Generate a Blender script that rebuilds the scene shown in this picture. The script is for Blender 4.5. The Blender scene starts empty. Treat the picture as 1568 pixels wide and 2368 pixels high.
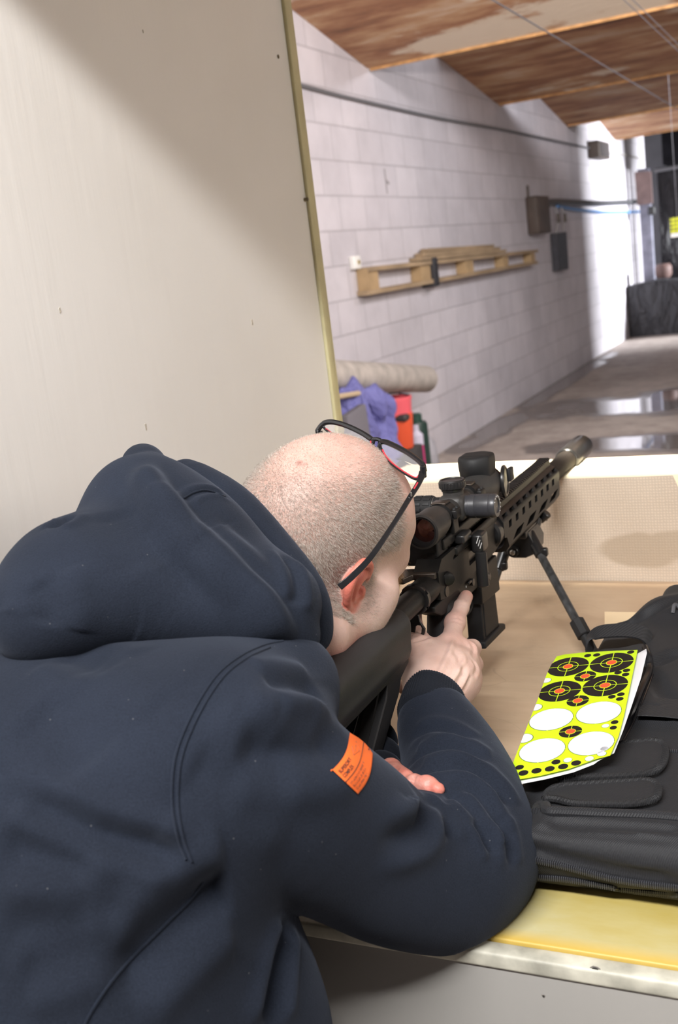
import bpy, bmesh, math, random
import numpy as np
from mathutils import Vector, Matrix
random.seed(7); rng = np.random.default_rng(7)
scene = bpy.context.scene
FINE = True
COL = scene.collection
# ------------------------------------------------------------------ camera
CAMZ = 1.5
F_PX = 2490.0
PITCH, YAW, ROLL = math.radians(12.6), math.radians(26.05), math.radians(-7.2)
C0 = np.array([0.0, 0.0, CAMZ])
FWD = np.array([-math.sin(YAW)*math.cos(PITCH), math.cos(YAW)*math.cos(PITCH), -math.sin(PITCH)])
_r0 = np.array([math.cos(YAW), math.sin(YAW), 0.0]); _u0 = np.cross(_r0, FWD)
RIGHT = _r0*math.cos(ROLL) + _u0*math.sin(ROLL)
UP = -_r0*math.sin(ROLL) + _u0*math.cos(ROLL)
def ray(px, py):
    d = FWD + RIGHT*((px-784)/F_PX) - UP*((py-1184)/F_PX)
    return d/np.linalg.norm(d)
def at(px, py, d): return C0 + ray(px, py)*d            # a point d metres from the lens
def on_plane(px, py, axis, v):
    d = ray(px, py); return C0 + d*((v-C0[axis])/d[axis])
def pix(P):
    P = np.asarray(P, float)-C0; z = P@FWD
    return np.stack([784+F_PX*(P@RIGHT)/z, 1184-F_PX*(P@UP)/z], -1)
cam_data = bpy.data.cameras.new('camera'); cam = bpy.data.objects.new('camera', cam_data); COL.objects.link(cam)
cam_data.sensor_fit = 'VERTICAL'; cam_data.sensor_height = 24.0; cam_data.lens = 24.0*F_PX/2368.0
cam_data.clip_start = 0.02; cam_data.clip_end = 100
M = Matrix(((RIGHT[0], UP[0], -FWD[0], C0[0]), (RIGHT[1], UP[1], -FWD[1], C0[1]), (RIGHT[2], UP[2], -FWD[2], C0[2]), (0, 0, 0, 1)))
cam.matrix_world = M
cam_data.dof.use_dof = True; cam_data.dof.focus_distance = 1.22; cam_data.dof.aperture_fstop = 5.4
scene.camera = cam
# ------------------------------------------------------------------ view, world, lights
vs = scene.view_settings
vs.view_transform = 'Standard'; vs.look = 'None'; vs.gamma = 1.0; vs.use_curve_mapping = False; vs.exposure = 0.08
scene.display_settings.display_device = 'sRGB'
world = bpy.data.worlds.new('world'); scene.world = world; world.use_nodes = True
bg = world.node_tree.nodes['Background']; bg.inputs[0].default_value = (0.75, 0.85, 1.0, 1); bg.inputs[1].default_value = 0.22
def area_light(name, loc, look, sx, sy, power, color):
    d = bpy.data.lights.new(name, 'AREA'); d.shape = 'RECTANGLE'; d.size = sx; d.size_y = sy
    d.energy = power; d.color = color
    o = bpy.data.objects.new(name, d); COL.objects.link(o); o.location = loc
    v = Vector(look)-Vector(loc); o.rotation_euler = v.to_track_quat('-Z', 'Y').to_euler()
    return o
area_light('booth_lamp', (-.3, -.55, 2.84), (-.45, .9, 1.1), 1.5, .10, 104, (1.0, .99, .98))
area_light('range_lamp', (.7, 2.75, 2.35), (-1.0, 8.0, 1.9), 1.8, .12, 140, (1.0, .93, .88))
area_light('range_lamp', (.6, 5.2, 3.1), (-1.2, 7.8, 0), 1.6, .3, 95, (1.0, .95, .95))
area_light('range_lamp', (.6, 9.0, 3.2), (-1.6, 11.0, 0), 1.6, .3, 165, (.95, .95, 1.0))
rl = area_light('rail_lamp', (-.2, 2.0, 2.05), (-.2, 2.001, 1.09), 1.7, .04, 5.5, (1.0, .93, .76)); rl.data.spread = math.radians(14)
area_light('far_end_light', (5.0, 17.12, 2.3), (-2.9, 15.6, 1.2), .5, .9, 2600, (.92, .95, 1.0))  # brightens the far left wall; unseen source, placed outside an added opening
area_light('partition_fill', (2.4, 1.3, 2.05), (-.9, 1.3, 1.5), 1.8, .9, 30, (1.0, .92, .84))  # added fill, no known source: lifts the shaded part of the partition

# ------------------------------------------------------------------ tagging
def tag(o, label=None, cat=None, group=None, kind=None):
    if label: o['label'] = label
    if cat: o['category'] = cat
    if group: o['group'] = group
    if kind: o['kind'] = kind
    return o
def thing(name, label, cat, loc=(0, 0, 0), group=None):
    o = bpy.data.objects.new(name, None); COL.objects.link(o); o.location = loc
    o.empty_display_size = 0.02
    return tag(o, label, cat, group)
def link_mesh(name, me, material, parent=None, smooth=True):
    o = bpy.data.objects.new(name, me); COL.objects.link(o)
    if material: me.materials.append(material)
    if smooth: me.polygons.foreach_set('use_smooth', [True]*len(me.polygons))
    if parent is not None:
        o.parent = parent
        off = Vector(parent.location)
        q = parent.parent
        while q is not None: off += Vector(q.location); q = q.parent
        me.transform(Matrix.Translation(-off))
    return o
# ------------------------------------------------------------------ materials
def new_mat(name):
    m = bpy.data.materials.new(name); m.use_nodes = True
    return m, m.node_tree, m.node_tree.nodes['Principled BSDF']
def nd(nt, t, **kw):
    n = nt.nodes.new(t)
    for k, v in kw.items():
        if k in n.inputs.keys(): n.inputs[k].default_value = v
        else: setattr(n, k, v)
    return n
def simple(name, col, rough=0.6, metal=0.0, spec=0.5, bump=0.0, bscale=200.0, var=0.0, vscale=8.0, sheen=0.0, coat=0.0, stretch=None, bdist=0.001):
    m, nt, b = new_mat(name)
    b.inputs['Base Color'].default_value = (*col, 1); b.inputs['Roughness'].default_value = rough
    b.inputs['Metallic'].default_value = metal; b.inputs['Specular IOR Level'].default_value = spec
    if sheen: b.inputs['Sheen Weight'].default_value = sheen; b.inputs['Sheen Roughness'].default_value = 0.5
    if coat: b.inputs['Coat Weight'].default_value = coat; b.inputs['Coat Roughness'].default_value = 0.1
    tc = nd(nt, 'ShaderNodeTexCoord'); src = tc.outputs['Object']
    if stretch:
        mp = nd(nt, 'ShaderNodeMapping'); mp.inputs['Scale'].default_value = stretch
        nt.links.new(src, mp.inputs[0]); src = mp.outputs[0]
    if var:
        n = nd(nt, 'ShaderNodeTexNoise', Scale=vscale, Detail=5.0); nt.links.new(src, n.inputs['Vector'])
        r = nd(nt, 'ShaderNodeMapRange'); r.inputs['From Min'].default_value = 0.3; r.inputs['From Max'].default_value = 0.7
        r.inputs['To Min'].default_value = 1-var; r.inputs['To Max'].default_value = 1+var
        nt.links.new(n.outputs['Fac'], r.inputs['Value'])
        mx = nd(nt, 'ShaderNodeVectorMath', operation='SCALE'); mx.inputs[0].default_value = col
        nt.links.new(r.outputs[0], mx.inputs['Scale']); nt.links.new(mx.outputs[0], b.inputs['Base Color'])
    if bump:
        n = nd(nt, 'ShaderNodeTexNoise', Scale=bscale, Detail=3.0); nt.links.new(src, n.inputs['Vector'])
        bp = nd(nt, 'ShaderNodeBump', Strength=bump, Distance=bdist); nt.links.new(n.outputs['Fac'], bp.inputs['Height'])
        nt.links.new(bp.outputs[0], b.inputs['Normal'])
    return m
# ------------------------------------------------------------------ mesh builder
class MB:
    """collects pieces; build() links them as ONE mesh object"""
    def __init__(s): s.v = []; s.f = []; s.mi = []; s.cur = 0
    def add(s, vs, fs, T=None):
        o = len(s.v)
        if T is not None: vs = [T @ Vector(p) for p in vs]
        s.v += [tuple(map(float, p)) for p in vs]
        s.f += [tuple(i+o for i in f) for f in fs]; s.mi += [s.cur]*len(fs)
        return s
    def box(s, c, d, T=None, bev=0.0, R=None):
        cx, cy, cz = c; a, b, e = [t/2 for t in d]
        if bev <= 0:
            vs = [(x*a, y*b, z*e) for x in (-1, 1) for y in (-1, 1) for z in (-1, 1)]
            fs = [(0, 1, 3, 2), (4, 6, 7, 5), (0, 4, 5, 1), (2, 3, 7, 6), (0, 2, 6, 4), (1, 5, 7, 3)]
        else:
            bm = bmesh.new(); bmesh.ops.create_cube(bm, size=1)
            for v in bm.verts: v.co = Vector((v.co.x*2*a, v.co.y*2*b, v.co.z*2*e))
            bmesh.ops.bevel(bm, geom=bm.edges[:], offset=min(bev, a*.95, b*.95, e*.95), segments=3, profile=.5, affect='EDGES')
            vs = [tuple(v.co) for v in bm.verts]; fs = [tuple(v.index for v in f.verts) for f in bm.faces]; bm.free()
        if R is not None: vs = [tuple(R @ Vector(p)) for p in vs]
        vs = [(p[0]+cx, p[1]+cy, p[2]+cz) for p in vs]
        return s.add(vs, fs, T)
    def lathe(s, p0, ax, prof, n=28, T=None, cap=True, sx=1.0):
        """profile [(distance along axis, radius)...] turned about the axis through p0"""
        ax = Vector(ax).normalized(); q = ax.to_track_quat('Z', 'Y'); p0 = Vector(p0); vs = []; fs = []
        for (h, r) in prof:
            for i in range(n):
                a = 2*math.pi*i/n
                vs.append(tuple(p0+q @ Vector((r*sx*math.cos(a), r*math.sin(a), h))))
        for j in range(len(prof)-1):
            for i in range(n):
                a, b = j*n+i, j*n+(i+1) % n; fs.append((a, b, b+n, a+n))
        if cap:
            fs.append(tuple(range(n-1, -1, -1))); k = (len(prof)-1)*n; fs.append(tuple(k+i for i in range(n)))
        return s.add(vs, fs, T)
    def cyl(s, a, b, r, r2=None, n=24, T=None, bev=0.0):
        a = Vector(a); b = Vector(b); L = (b-a).length; r2 = r if r2 is None else r2
        if bev: prof = [(0, r-bev), (bev, r), (L-bev, r2), (L, r2-bev)]
        else: prof = [(0, r), (L, r2)]
        return s.lathe(a, b-a, prof, n, T)
    def tube(s, pts, r, n=8, T=None, closed=False):
        P = [Vector(p) for p in pts]; m = len(P); rs = r if hasattr(r, '__len__') else [r]*m
        vs = []; fs = []; nrm = None
        for i in range(m):
            if closed: t = P[(i+1) % m]-P[i-1]
            else: t = P[min(i+1, m-1)]-P[max(i-1, 0)]
            t.normalize()
            if nrm is None: nrm = t.orthogonal().normalized()
            nrm = (nrm-t*nrm.dot(t)).normalized(); bn = t.cross(nrm)
            for k in range(n):
                a = 2*math.pi*k/n; vs.append(tuple(P[i]+(nrm*math.cos(a)+bn*math.sin(a))*rs[i]))
        for i in range(m if closed else m-1):
            for k in range(n):
                a = i*n+k; b = i*n+(k+1) % n; c = ((i+1) % m)*n; fs.append((a, b, c+(k+1) % n, c+k))
        if not closed:
            fs.append(tuple(range(n-1, -1, -1))); fs.append(tuple((m-1)*n+k for k in range(n)))
        return s.add(vs, fs, T)
    def prism(s, poly, z0, z1, T=None, axis='z'):
        n = len(poly)
        def mp(p, z):
            if axis == 'z': return (p[0], p[1], z)
            if axis == 'x': return (z, p[0], p[1])
            return (p[0], z, p[1])
        vs = [mp(p, z0) for p in poly]+[mp(p, z1) for p in poly]
        fs = [tuple(range(n-1, -1, -1)), tuple(range(n, 2*n))]+[(i, (i+1) % n, n+(i+1) % n, n+i) for i in range(n)]
        return s.add(vs, fs, T)
    def build(s, name, mats, parent=None, smooth=None, bevel=0.0, T=None):
        me = bpy.data.meshes.new(name); me.from_pydata(s.v, [], s.f)
        if T is not None: me.transform(T)
        bm = bmesh.new(); bm.from_mesh(me); bmesh.ops.recalc_face_normals(bm, faces=bm.faces[:]); bm.to_mesh(me); bm.free()
        mats = mats if isinstance(mats, (list, tuple)) else [mats]
        for m in mats[1:]: pass
        o = link_mesh(name, me, None, parent, smooth=False)
        for m in mats: me.materials.append(m)
        if len(mats) > 1: me.polygons.foreach_set('material_index', s.mi)
        ang = 35 if smooth is None else smooth
        if ang: me.polygons.foreach_set('use_smooth', [True]*len(me.polygons)); me.set_sharp_from_angle(angle=math.radians(ang))
        if bevel:
            b = o.modifiers.new('bevel', 'BEVEL'); b.width = bevel; b.segments = 2; b.limit_method = 'ANGLE'; b.angle_limit = math.radians(40)
        return o
def spline(pts, n=8):
    """Catmull-Rom through pts (rows of any width)"""
    P = np.array(pts, float); P = np.vstack([2*P[0]-P[1], P, 2*P[-1]-P[-2]]); out = []
    for i in range(1, len(P)-2):
        for t in np.linspace(0, 1, n, endpoint=False):
            p0, p1, p2, p3 = P[i-1:i+3]
            out.append(0.5*((2*p1)+(-p0+p2)*t+(2*p0-5*p1+4*p2-p3)*t*t+(-p0+3*p1-3*p2+p3)*t**3))
    out.append(P[-2]); return np.array(out)
# ------------------------------------------------------------------ sculpting by smooth unions of solids, meshed with surface nets
def smin(a, b, k):
    if k <= 0: return np.minimum(a, b)
    h = np.maximum(k-np.abs(a-b), 0)/k
    return np.minimum(a, b)-h*h*k*0.25
class Sculpt:
    def __init__(s): s.p = []
    def cap(s, a, b, ra, rb=None, k=0.02, op=1):
        a = np.array(a, float); b = np.array(b, float); rb = ra if rb is None else rb; R = max(ra, rb)
        s.p.append(('c', a, b, ra, rb, k, op, np.minimum(a, b)-R, np.maximum(a, b)+R)); return s
    def chain(s, pts, rad, k=0.01, op=1, n=0):
        pts = np.array(pts, float); rad = np.array(rad if hasattr(rad, '__len__') else [rad]*len(pts), float)
        if n:
            q = spline(np.hstack([pts, rad[:, None]]), n); pts, rad = q[:, :3], q[:, 3]
        for i in range(len(pts)-1): s.cap(pts[i], pts[i+1], rad[i], rad[i+1], k, op)
        return s
    def ell(s, c, r, k=0.02, R=None, op=1):
        c = np.array(c, float); r = np.array(r, float); R = np.eye(3) if R is None else np.array(R, float)  # rows = local axes
        e = np.sqrt(((R*r[:, None])**2).sum(0))
        s.p.append(('e', c, r, R, None, k, op, c-e, c+e)); return s
    def box(s, c, h, rd, k=0.01, R=None, op=1):
        c = np.array(c, float); h = np.array(h, float); R = np.eye(3) if R is None else np.array(R, float)
        e = np.abs(R*h[:, None]).sum(0)+rd
        s.p.append(('b', c, h, R, rd, k, op, c-e, c+e)); return s
    @staticmethod
    def dist(p, X, Y, Z):
        t = p[0]
        if t == 'c':
            a, b, ra, rb = p[1:5]; ab = b-a; L = ab@ab+1e-12
            x, y, z = X-a[0], Y-a[1], Z-a[2]
            h = np.clip((x*ab[0]+y*ab[1]+z*ab[2])/L, 0, 1)
            return np.sqrt((x-ab[0]*h)**2+(y-ab[1]*h)**2+(z-ab[2]*h)**2)-(ra+(rb-ra)*h)
        c, r, R = p[1:4]; x, y, z = X-c[0], Y-c[1], Z-c[2]
        u = x*R[0, 0]+y*R[0, 1]+z*R[0, 2]; v = x*R[1, 0]+y*R[1, 1]+z*R[1, 2]; w = x*R[2, 0]+y*R[2, 1]+z*R[2, 2]
        if t == 'e':
            k0 = np.sqrt((u/r[0])**2+(v/r[1])**2+(w/r[2])**2); k1 = np.sqrt((u/r[0]**2)**2+(v/r[1]**2)**2+(w/r[2]**2)**2)
            return k0*(k0-1)/np.maximum(k1, 1e-6)
        qx, qy, qz = np.abs(u)-r[0], np.abs(v)-r[1], np.abs(w)-r[2]
        return np.sqrt(np.maximum(qx, 0)**2+np.maximum(qy, 0)**2+np.maximum(qz, 0)**2)+np.minimum(np.maximum(qx, np.maximum(qy, qz)), 0)-p[4]
    def f(s, P):
        X, Y, Z = P[..., 0], P[..., 1], P[..., 2]; D = np.full(X.shape, 9.0)
        for p in s.p:
            d = s.dist(p, X, Y, Z)
            D = smin(D, d, p[5]) if p[6] > 0 else -smin(-D, d, p[5])
        return D
    def trace(s, px, py, d0=0.4):
        """the point of the surface seen through a pixel"""
        r = ray(px, py); t = d0
        if getattr(s, 'bvh', None) is not None:
            h = s.bvh.ray_cast(Vector(C0), Vector(r)); return None if h[0] is None else np.array(h[0])
        for _ in range(90):
            d = float(s.f((C0+r*t)[None])[0])
            if d < 2e-4: return C0+r*t
            t += d*0.8
            if t > 2.2: return None
        return C0+r*t
    def bind(s, V, Q):
        from mathutils.bvhtree import BVHTree
        s.bvh = BVHTree.FromPolygons(V.tolist(), Q.tolist()); return s
    def on(s, pts, lift=0.0):
        """pixel polyline -> points on the surface (misses dropped)"""
        if getattr(s, 'bvh', None) is not None:
            out = [s.trace(p[0], p[1]) for p in pts]
            return np.array([q-ray(p[0], p[1])*lift for p, q in zip(pts, out) if q is not None])
        R_ = np.array([ray(p[0], p[1]) for p in pts]); t = np.full(len(R_), .4)
        for _ in range(70):
            d = s.f(C0+R_*t[:, None]); t = np.minimum(t+np.where(np.abs(d) > 2e-4, d*.85, 0), 3.0)
        ok = t < 2.2; return (C0+R_*(t-lift)[:, None])[ok]
    def fold(s, pts, r, depth=0.5, k=0.02, n=5, op=-1):
        """a crease (op -1) or a ridge (op 1) drawn along a polyline on the surface"""
        q = s.on(spline(pts, n))
        if len(q) < 2: return s
        rr = np.full(len(q), r); rr[0] *= .3; rr[-1] *= .3
        if len(q) > 3: rr[1] *= .7; rr[-2] *= .7
        lift = r*(1-depth)
        off = np.array([(C0-p)/np.linalg.norm(C0-p) for p in q])*(lift if op < 0 else -lift)
        return s.add_later(q+off, rr, k, op)
    def add_later(s, q, rr, k, op):
        if not hasattr(s, 'late'): s.late = []
        s.late.append((q, rr, k, op)); return s
    def flush(s):
        for q, rr, k, op in getattr(s, 'late', []): s.chain(q, rr, k, op)
        s.late = []; return s
    def mesh(s, res, lo=None, hi=None):
        s.flush()
        if lo is None:
            lo = np.min([p[7] for p in s.p if p[6] > 0], 0)-3*res; hi = np.max([p[8] for p in s.p if p[6] > 0], 0)+3*res
        lo = np.array(lo, float); hi = np.array(hi, float)
        N = np.ceil((hi-lo)/res).astype(int)+1
        ax = [(lo[i]+np.arange(N[i])*res).astype(np.float32) for i in range(3)]
        D = np.full(N, 1.0, np.float32)
        for p in s.p:
            m = p[5]+4*res
            a = np.maximum(((p[7]-m-lo)/res).astype(int), 0); b = np.minimum(((p[8]+m-lo)/res).astype(int)+2, N)
            if np.any(b <= a): continue
            sl = tuple(slice(a[i], b[i]) for i in range(3))
            d = s.dist(p, ax[0][sl[0]][:, None, None], ax[1][sl[1]][None, :, None], ax[2][sl[2]][None, None, :]).astype(np.float32)
            D[sl] = smin(D[sl], d, p[5]) if p[6] > 0 else -smin(-D[sl], d, p[5])
        for i in range(3):   # close the solid at the box
            for e in (0, -1):
                ix = [slice(None)]*3; ix[i] = e; D[tuple(ix)] = np.maximum(D[tuple(ix)], res)
        ins = D < 0
        cnt = np.zeros(tuple(n-1 for n in N), np.int8)
        for c in range(8):
            o = [(c >> i) & 1 for i in range(3)]; cnt += ins[o[0]:N[0]-1+o[0], o[1]:N[1]-1+o[1], o[2]:N[2]-1+o[2]]
        cells = np.argwhere((cnt > 0) & (cnt < 8)); idx = np.full(cnt.shape, -1, np.int32)
        idx[tuple(cells.T)] = np.arange(len(cells))
        acc = np.zeros((len(cells), 3)); num = np.zeros(len(cells))
        corner = [np.array([(c >> i) & 1 for i in range(3)]) for c in range(8)]
        vals = [D[tuple((cells+c).T)].astype(float) for c in corner]
        for i in range(8):
            for j in range(i+1, 8):
                if bin(i ^ j).count('1') != 1: continue
                a, b = vals[i], vals[j]; m = (a < 0) != (b < 0)
                t = np.where(m, a/np.where(m, a-b, 1), 0)
                acc += m[:, None]*(corner[i]+t[:, None]*(corner[j]-corner[i])); num += m
        V = lo+(cells+acc/num[:, None])*res
        Q = []
        for axi in range(3):
            a1, a2 = [(1, 2), (2, 0), (0, 1)][axi]
            sa = [slice(0, n) for n in N]; sb = [slice(0, n) for n in N]; sa[axi] = slice(0, N[axi]-1); sb[axi] = slice(1, N[axi])
            A, B = ins[tuple(sa)], ins[tuple(sb)]; E = np.argwhere(A != B)
            E = E[(E[:, a1] > 0) & (E[:, a2] > 0) & (E[:, a1] < N[a1]-1) & (E[:, a2] < N[a2]-1)]
            e1 = np.zeros(3, int); e1[a1] = 1; e2 = np.zeros(3, int); e2[a2] = 1
            q = np.stack([idx[tuple((E-e1-e2).T)], idx[tuple((E-e2).T)], idx[tuple(E.T)], idx[tuple((E-e1).T)]], 1)
            fl = ~A[tuple(E.T)]; q[fl] = q[fl][:, ::-1]; Q.append(q)
        Q = np.vstack(Q); Q = Q[(Q >= 0).all(1)]
        return V, Q
def grid_object(name, V, Q, material, parent=None, attr=None):
    me = bpy.data.meshes.new(name)
    me.vertices.add(len(V)); me.vertices.foreach_set('co', V.astype(np.float32).ravel())
    me.loops.add(Q.size); me.loops.foreach_set('vertex_index', Q.astype(np.int32).ravel())
    me.polygons.add(len(Q)); me.polygons.foreach_set('loop_start', np.arange(0, Q.size, Q.shape[1], dtype=np.int32))
    me.update(calc_edges=True)
    if attr:
        for k, v in attr.items():
            a = me.attributes.new(k, 'FLOAT', 'POINT'); a.data.foreach_set('value', np.asarray(v, np.float32))
    return link_mesh(name, me, material, parent)
def mesh_normals(V, Q):
    n = np.cross(V[Q[:, 2]]-V[Q[:, 0]], V[Q[:, 3]]-V[Q[:, 1]]); N = np.zeros_like(V)
    for c in range(4): np.add.at(N, Q[:, c], n)
    return N/np.maximum(np.linalg.norm(N, axis=1, keepdims=True), 1e-12)
def creases(S, V, Q, specs):
    """push cloth vertices in and out along wrinkle lines: (pixel polyline, width, depth, side); side 0 = valley between two ridges, +1/-1 = one layer lying over the other"""
    N = mesh_normals(V, Q); D_ = np.zeros(len(V))
    for pts, w, A, side in specs:
        P = S.on(spline(pts, 8))
        if len(P) < 4: continue
        keep = np.r_[True, np.linalg.norm(np.diff(P, axis=0), axis=1) < .05]; P = P[keep]; m = len(P)
        lo, hi = P.min(0)-6*w, P.max(0)+6*w; I = np.where(((V > lo) & (V < hi)).all(1))[0]
        if not len(I): continue
        best = np.full(len(I), 9.0); bt = np.zeros(len(I)); bs = np.zeros(len(I))
        for i in range(m-1):
            a, ab = P[i], P[i+1]-P[i]; L = ab@ab+1e-12; h = np.clip(((V[I]-a)@ab)/L, 0, 1); v = V[I]-a-h[:, None]*ab; d = np.linalg.norm(v, axis=1); c = d < best
            lat = np.cross(ab/math.sqrt(L), (C0-a)/np.linalg.norm(C0-a)); best[c] = d[c]; bt[c] = ((i+h)/(m-1))[c]; bs[c] = (v@lat)[c]
        tp = np.clip(np.minimum(bt, 1-bt)*5, 0, 1); tp = tp*tp*(3-2*tp); face = np.clip((N[I]*(C0-V[I])/np.linalg.norm(C0-V[I], axis=1)[:, None]).sum(1)*4, 0, 1)
        if side == 0: f = -np.exp(-(best/w)**2)+.55*np.exp(-((best-2.0*w)/(.95*w))**2)
        else:
            s_ = bs*side; sg = 1/(1+np.exp(-s_/(w*.22))); f = sg*np.exp(-np.maximum(s_, 0)/(4*w))*np.exp(-(np.maximum(best-np.abs(s_), 0)/w)**2)-.45*(1-sg)*np.exp(-(best/w)**2)
        D_[I] += f*A*tp*face
    return V+N*D_[:, None]
def relax(V, Q, it=1, w=0.5):
    for _ in range(it):
        S = np.zeros_like(V); c = np.zeros(len(V))
        for a, b in ((0, 1), (1, 2), (2, 3), (3, 0)):
            np.add.at(S, Q[:, a], V[Q[:, b]]); np.add.at(c, Q[:, a], 1); np.add.at(S, Q[:, b], V[Q[:, a]]); np.add.at(c, Q[:, b], 1)
        V = V+w*(S/c[:, None]-V)
    return V

# ================================================================== ROOM
XW = -2.906; XR = 3.0; YB = 18.8; YN = -3.5; ZC = 3.35
def wall_blocks():
    m, nt, b = new_mat('painted_block'); tc = nd(nt, 'ShaderNodeTexCoord')
    sp = nd(nt, 'ShaderNodeSeparateXYZ'); nt.links.new(tc.outputs['Object'], sp.inputs[0])
    cb = nd(nt, 'ShaderNodeCombineXYZ'); nt.links.new(sp.outputs['Y'], cb.inputs['X']); nt.links.new(sp.outputs['Z'], cb.inputs['Y'])
    br = nt.nodes.new('ShaderNodeTexBrick'); nt.links.new(cb.outputs[0], br.inputs['Vector'])
    br.inputs['Scale'].default_value = 1.0; br.inputs['Brick Width'].default_value = .42; br.inputs['Row Height'].default_value = .217
    br.inputs['Mortar Size'].default_value = .0065; br.inputs['Mortar Smooth'].default_value = .35
    br.inputs['Color1'].default_value = (.66, .625, .66, 1); br.inputs['Color2'].default_value = (.58, .55, .585, 1); br.inputs['Mortar'].default_value = (.50, .475, .50, 1)
    n = nd(nt, 'ShaderNodeTexNoise', Scale=1.3, Detail=6.0, Roughness=.65); nt.links.new(tc.outputs['Object'], n.inputs['Vector'])
    r = nd(nt, 'ShaderNodeMapRange'); r.inputs['From Min'].default_value = .35; r.inputs['From Max'].default_value = .7; r.inputs['To Min'].default_value = 1.06; r.inputs['To Max'].default_value = .82
    nt.links.new(n.outputs['Fac'], r.inputs['Value'])
    s = nd(nt, 'ShaderNodeVectorMath', operation='SCALE'); nt.links.new(br.outputs['Color'], s.inputs[0]); nt.links.new(r.outputs[0], s.inputs['Scale'])
    nt.links.new(s.outputs[0], b.inputs['Base Color']); b.inputs['Roughness'].default_value = .6
    bp = nd(nt, 'ShaderNodeBump', Strength=.6, Distance=.006); inv = nd(nt, 'ShaderNodeMath', operation='SUBTRACT'); inv.inputs[0].default_value = 1
    nt.links.new(br.outputs['Fac'], inv.inputs[1]); nt.links.new(inv.outputs[0], bp.inputs['Height']); nt.links.new(bp.outputs[0], b.inputs['Normal'])
    return m
def floor_mat():
    m, nt, b = new_mat('damp_concrete'); tc = nd(nt, 'ShaderNodeTexCoord'); O = tc.outputs['Object']
    n = nd(nt, 'ShaderNodeTexNoise', Scale=.9, Detail=8.0, Roughness=.6); nt.links.new(O, n.inputs['Vector'])
    n2 = nd(nt, 'ShaderNodeTexNoise', Scale=6.0, Detail=8.0, Roughness=.7); nt.links.new(O, n2.inputs['Vector'])
    a = nd(nt, 'ShaderNodeMath', operation='ADD'); nt.links.new(n.outputs['Fac'], a.inputs[0]); nt.links.new(n2.outputs['Fac'], a.inputs[1])
    rp = nd(nt, 'ShaderNodeValToRGB'); e = rp.color_ramp.elements
    e[0].position = .80/2; e[0].color = (.27, .225, .195, 1); e[1].position = 1.2/2; e[1].color = (.46, .40, .355, 1)
    h = nd(nt, 'ShaderNodeMath', operation='MULTIPLY'); h.inputs[1].default_value = .5; nt.links.new(a.outputs[0], h.inputs[0]); nt.links.new(h.outputs[0], rp.inputs[0])
    # puddles: centre, half sizes
    tot = None
    for (cx, cy, sx, sy) in ((-1.75, 9.75, 1.15, .62), (-1.0, 10.1, .9, .8), (-1.35, 7.95, .75, .42), (-.5, 7.9, .8, .6), (.8, 9.0, 1.2, 1.0), (-2.75, 8.9, .2, 1.3), (-2.8, 12.0, .15, 2.5)):
        mp = nd(nt, 'ShaderNodeMapping'); mp.vector_type = 'POINT'
        mp.inputs['Location'].default_value = (-cx/sx, -cy/sy, 0); mp.inputs['Scale'].default_value = (1/sx, 1/sy, 1); nt.links.new(O, mp.inputs[0])
        L = nd(nt, 'ShaderNodeVectorMath', operation='LENGTH'); nt.links.new(mp.outputs[0], L.inputs[0])
        s = nd(nt, 'ShaderNodeMath', operation='SUBTRACT'); s.inputs[0].default_value = 1.0; nt.links.new(L.outputs['Value'], s.inputs[1])
        if tot is None: tot = s.outputs[0]
        else:
            mx = nd(nt, 'ShaderNodeMath', operation='MAXIMUM'); nt.links.new(tot, mx.inputs[0]); nt.links.new(s.outputs[0], mx.inputs[1]); tot = mx.outputs[0]
    dn = nd(nt, 'ShaderNodeTexNoise', Scale=1.7, Detail=5.0); nt.links.new(O, dn.inputs['Vector'])
    dm = nd(nt, 'ShaderNodeMath', operation='MULTIPLY_ADD'); dm.inputs[1].default_value = 1.5; dm.inputs[2].default_value = -.75; nt.links.new(dn.outputs['Fac'], dm.inputs[0])
    ad = nd(nt, 'ShaderNodeMath', operation='ADD'); nt.links.new(tot, ad.inputs[0]); nt.links.new(dm.outputs[0], ad.inputs[1])
    damp = nd(nt, 'ShaderNodeMapRange'); damp.interpolation_type = 'SMOOTHSTEP'; damp.inputs['From Min'].default_value = -.02; damp.inputs['From Max'].default_value = .10; nt.links.new(ad.outputs[0], damp.inputs['Value'])
    wet = nd(nt, 'ShaderNodeMapRange'); wet.interpolation_type = 'SMOOTHSTEP'; wet.inputs['From Min'].default_value = .22; wet.inputs['From Max'].default_value = .34; nt.links.new(ad.outputs[0], wet.inputs['Value'])
    mx = nd(nt, 'ShaderNodeMix', data_type='RGBA'); nt.links.new(damp.outputs[0], mx.inputs[0]); nt.links.new(rp.outputs[0], mx.inputs[6]); mx.inputs[7].default_value = (.17, .145, .13, 1)
    nt.links.new(mx.outputs[2], b.inputs['Base Color'])
    r1 = nd(nt, 'ShaderNodeMapRange'); r1.inputs['To Min'].default_value = .75; r1.inputs['To Max'].default_value = .38; nt.links.new(damp.outputs[0], r1.inputs['Value'])
    r2 = nd(nt, 'ShaderNodeMix', data_type='FLOAT'); nt.links.new(wet.outputs[0], r2.inputs[0]); nt.links.new(r1.outputs[0], r2.inputs[2]); r2.inputs[3].default_value = .04
    nt.links.new(r2.outputs[0], b.inputs['Roughness'])
    bp = nd(nt, 'ShaderNodeBump', Strength=.3, Distance=.01); nt.links.new(n2.outputs['Fac'], bp.inputs['Height'])
    st = nd(nt, 'ShaderNodeMath', operation='MULTIPLY_ADD'); st.inputs[1].default_value = -.3; st.inputs[2].default_value = .3; nt.links.new(wet.outputs[0], st.inputs[0]); nt.links.new(st.outputs[0], bp.inputs['Strength'])
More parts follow.
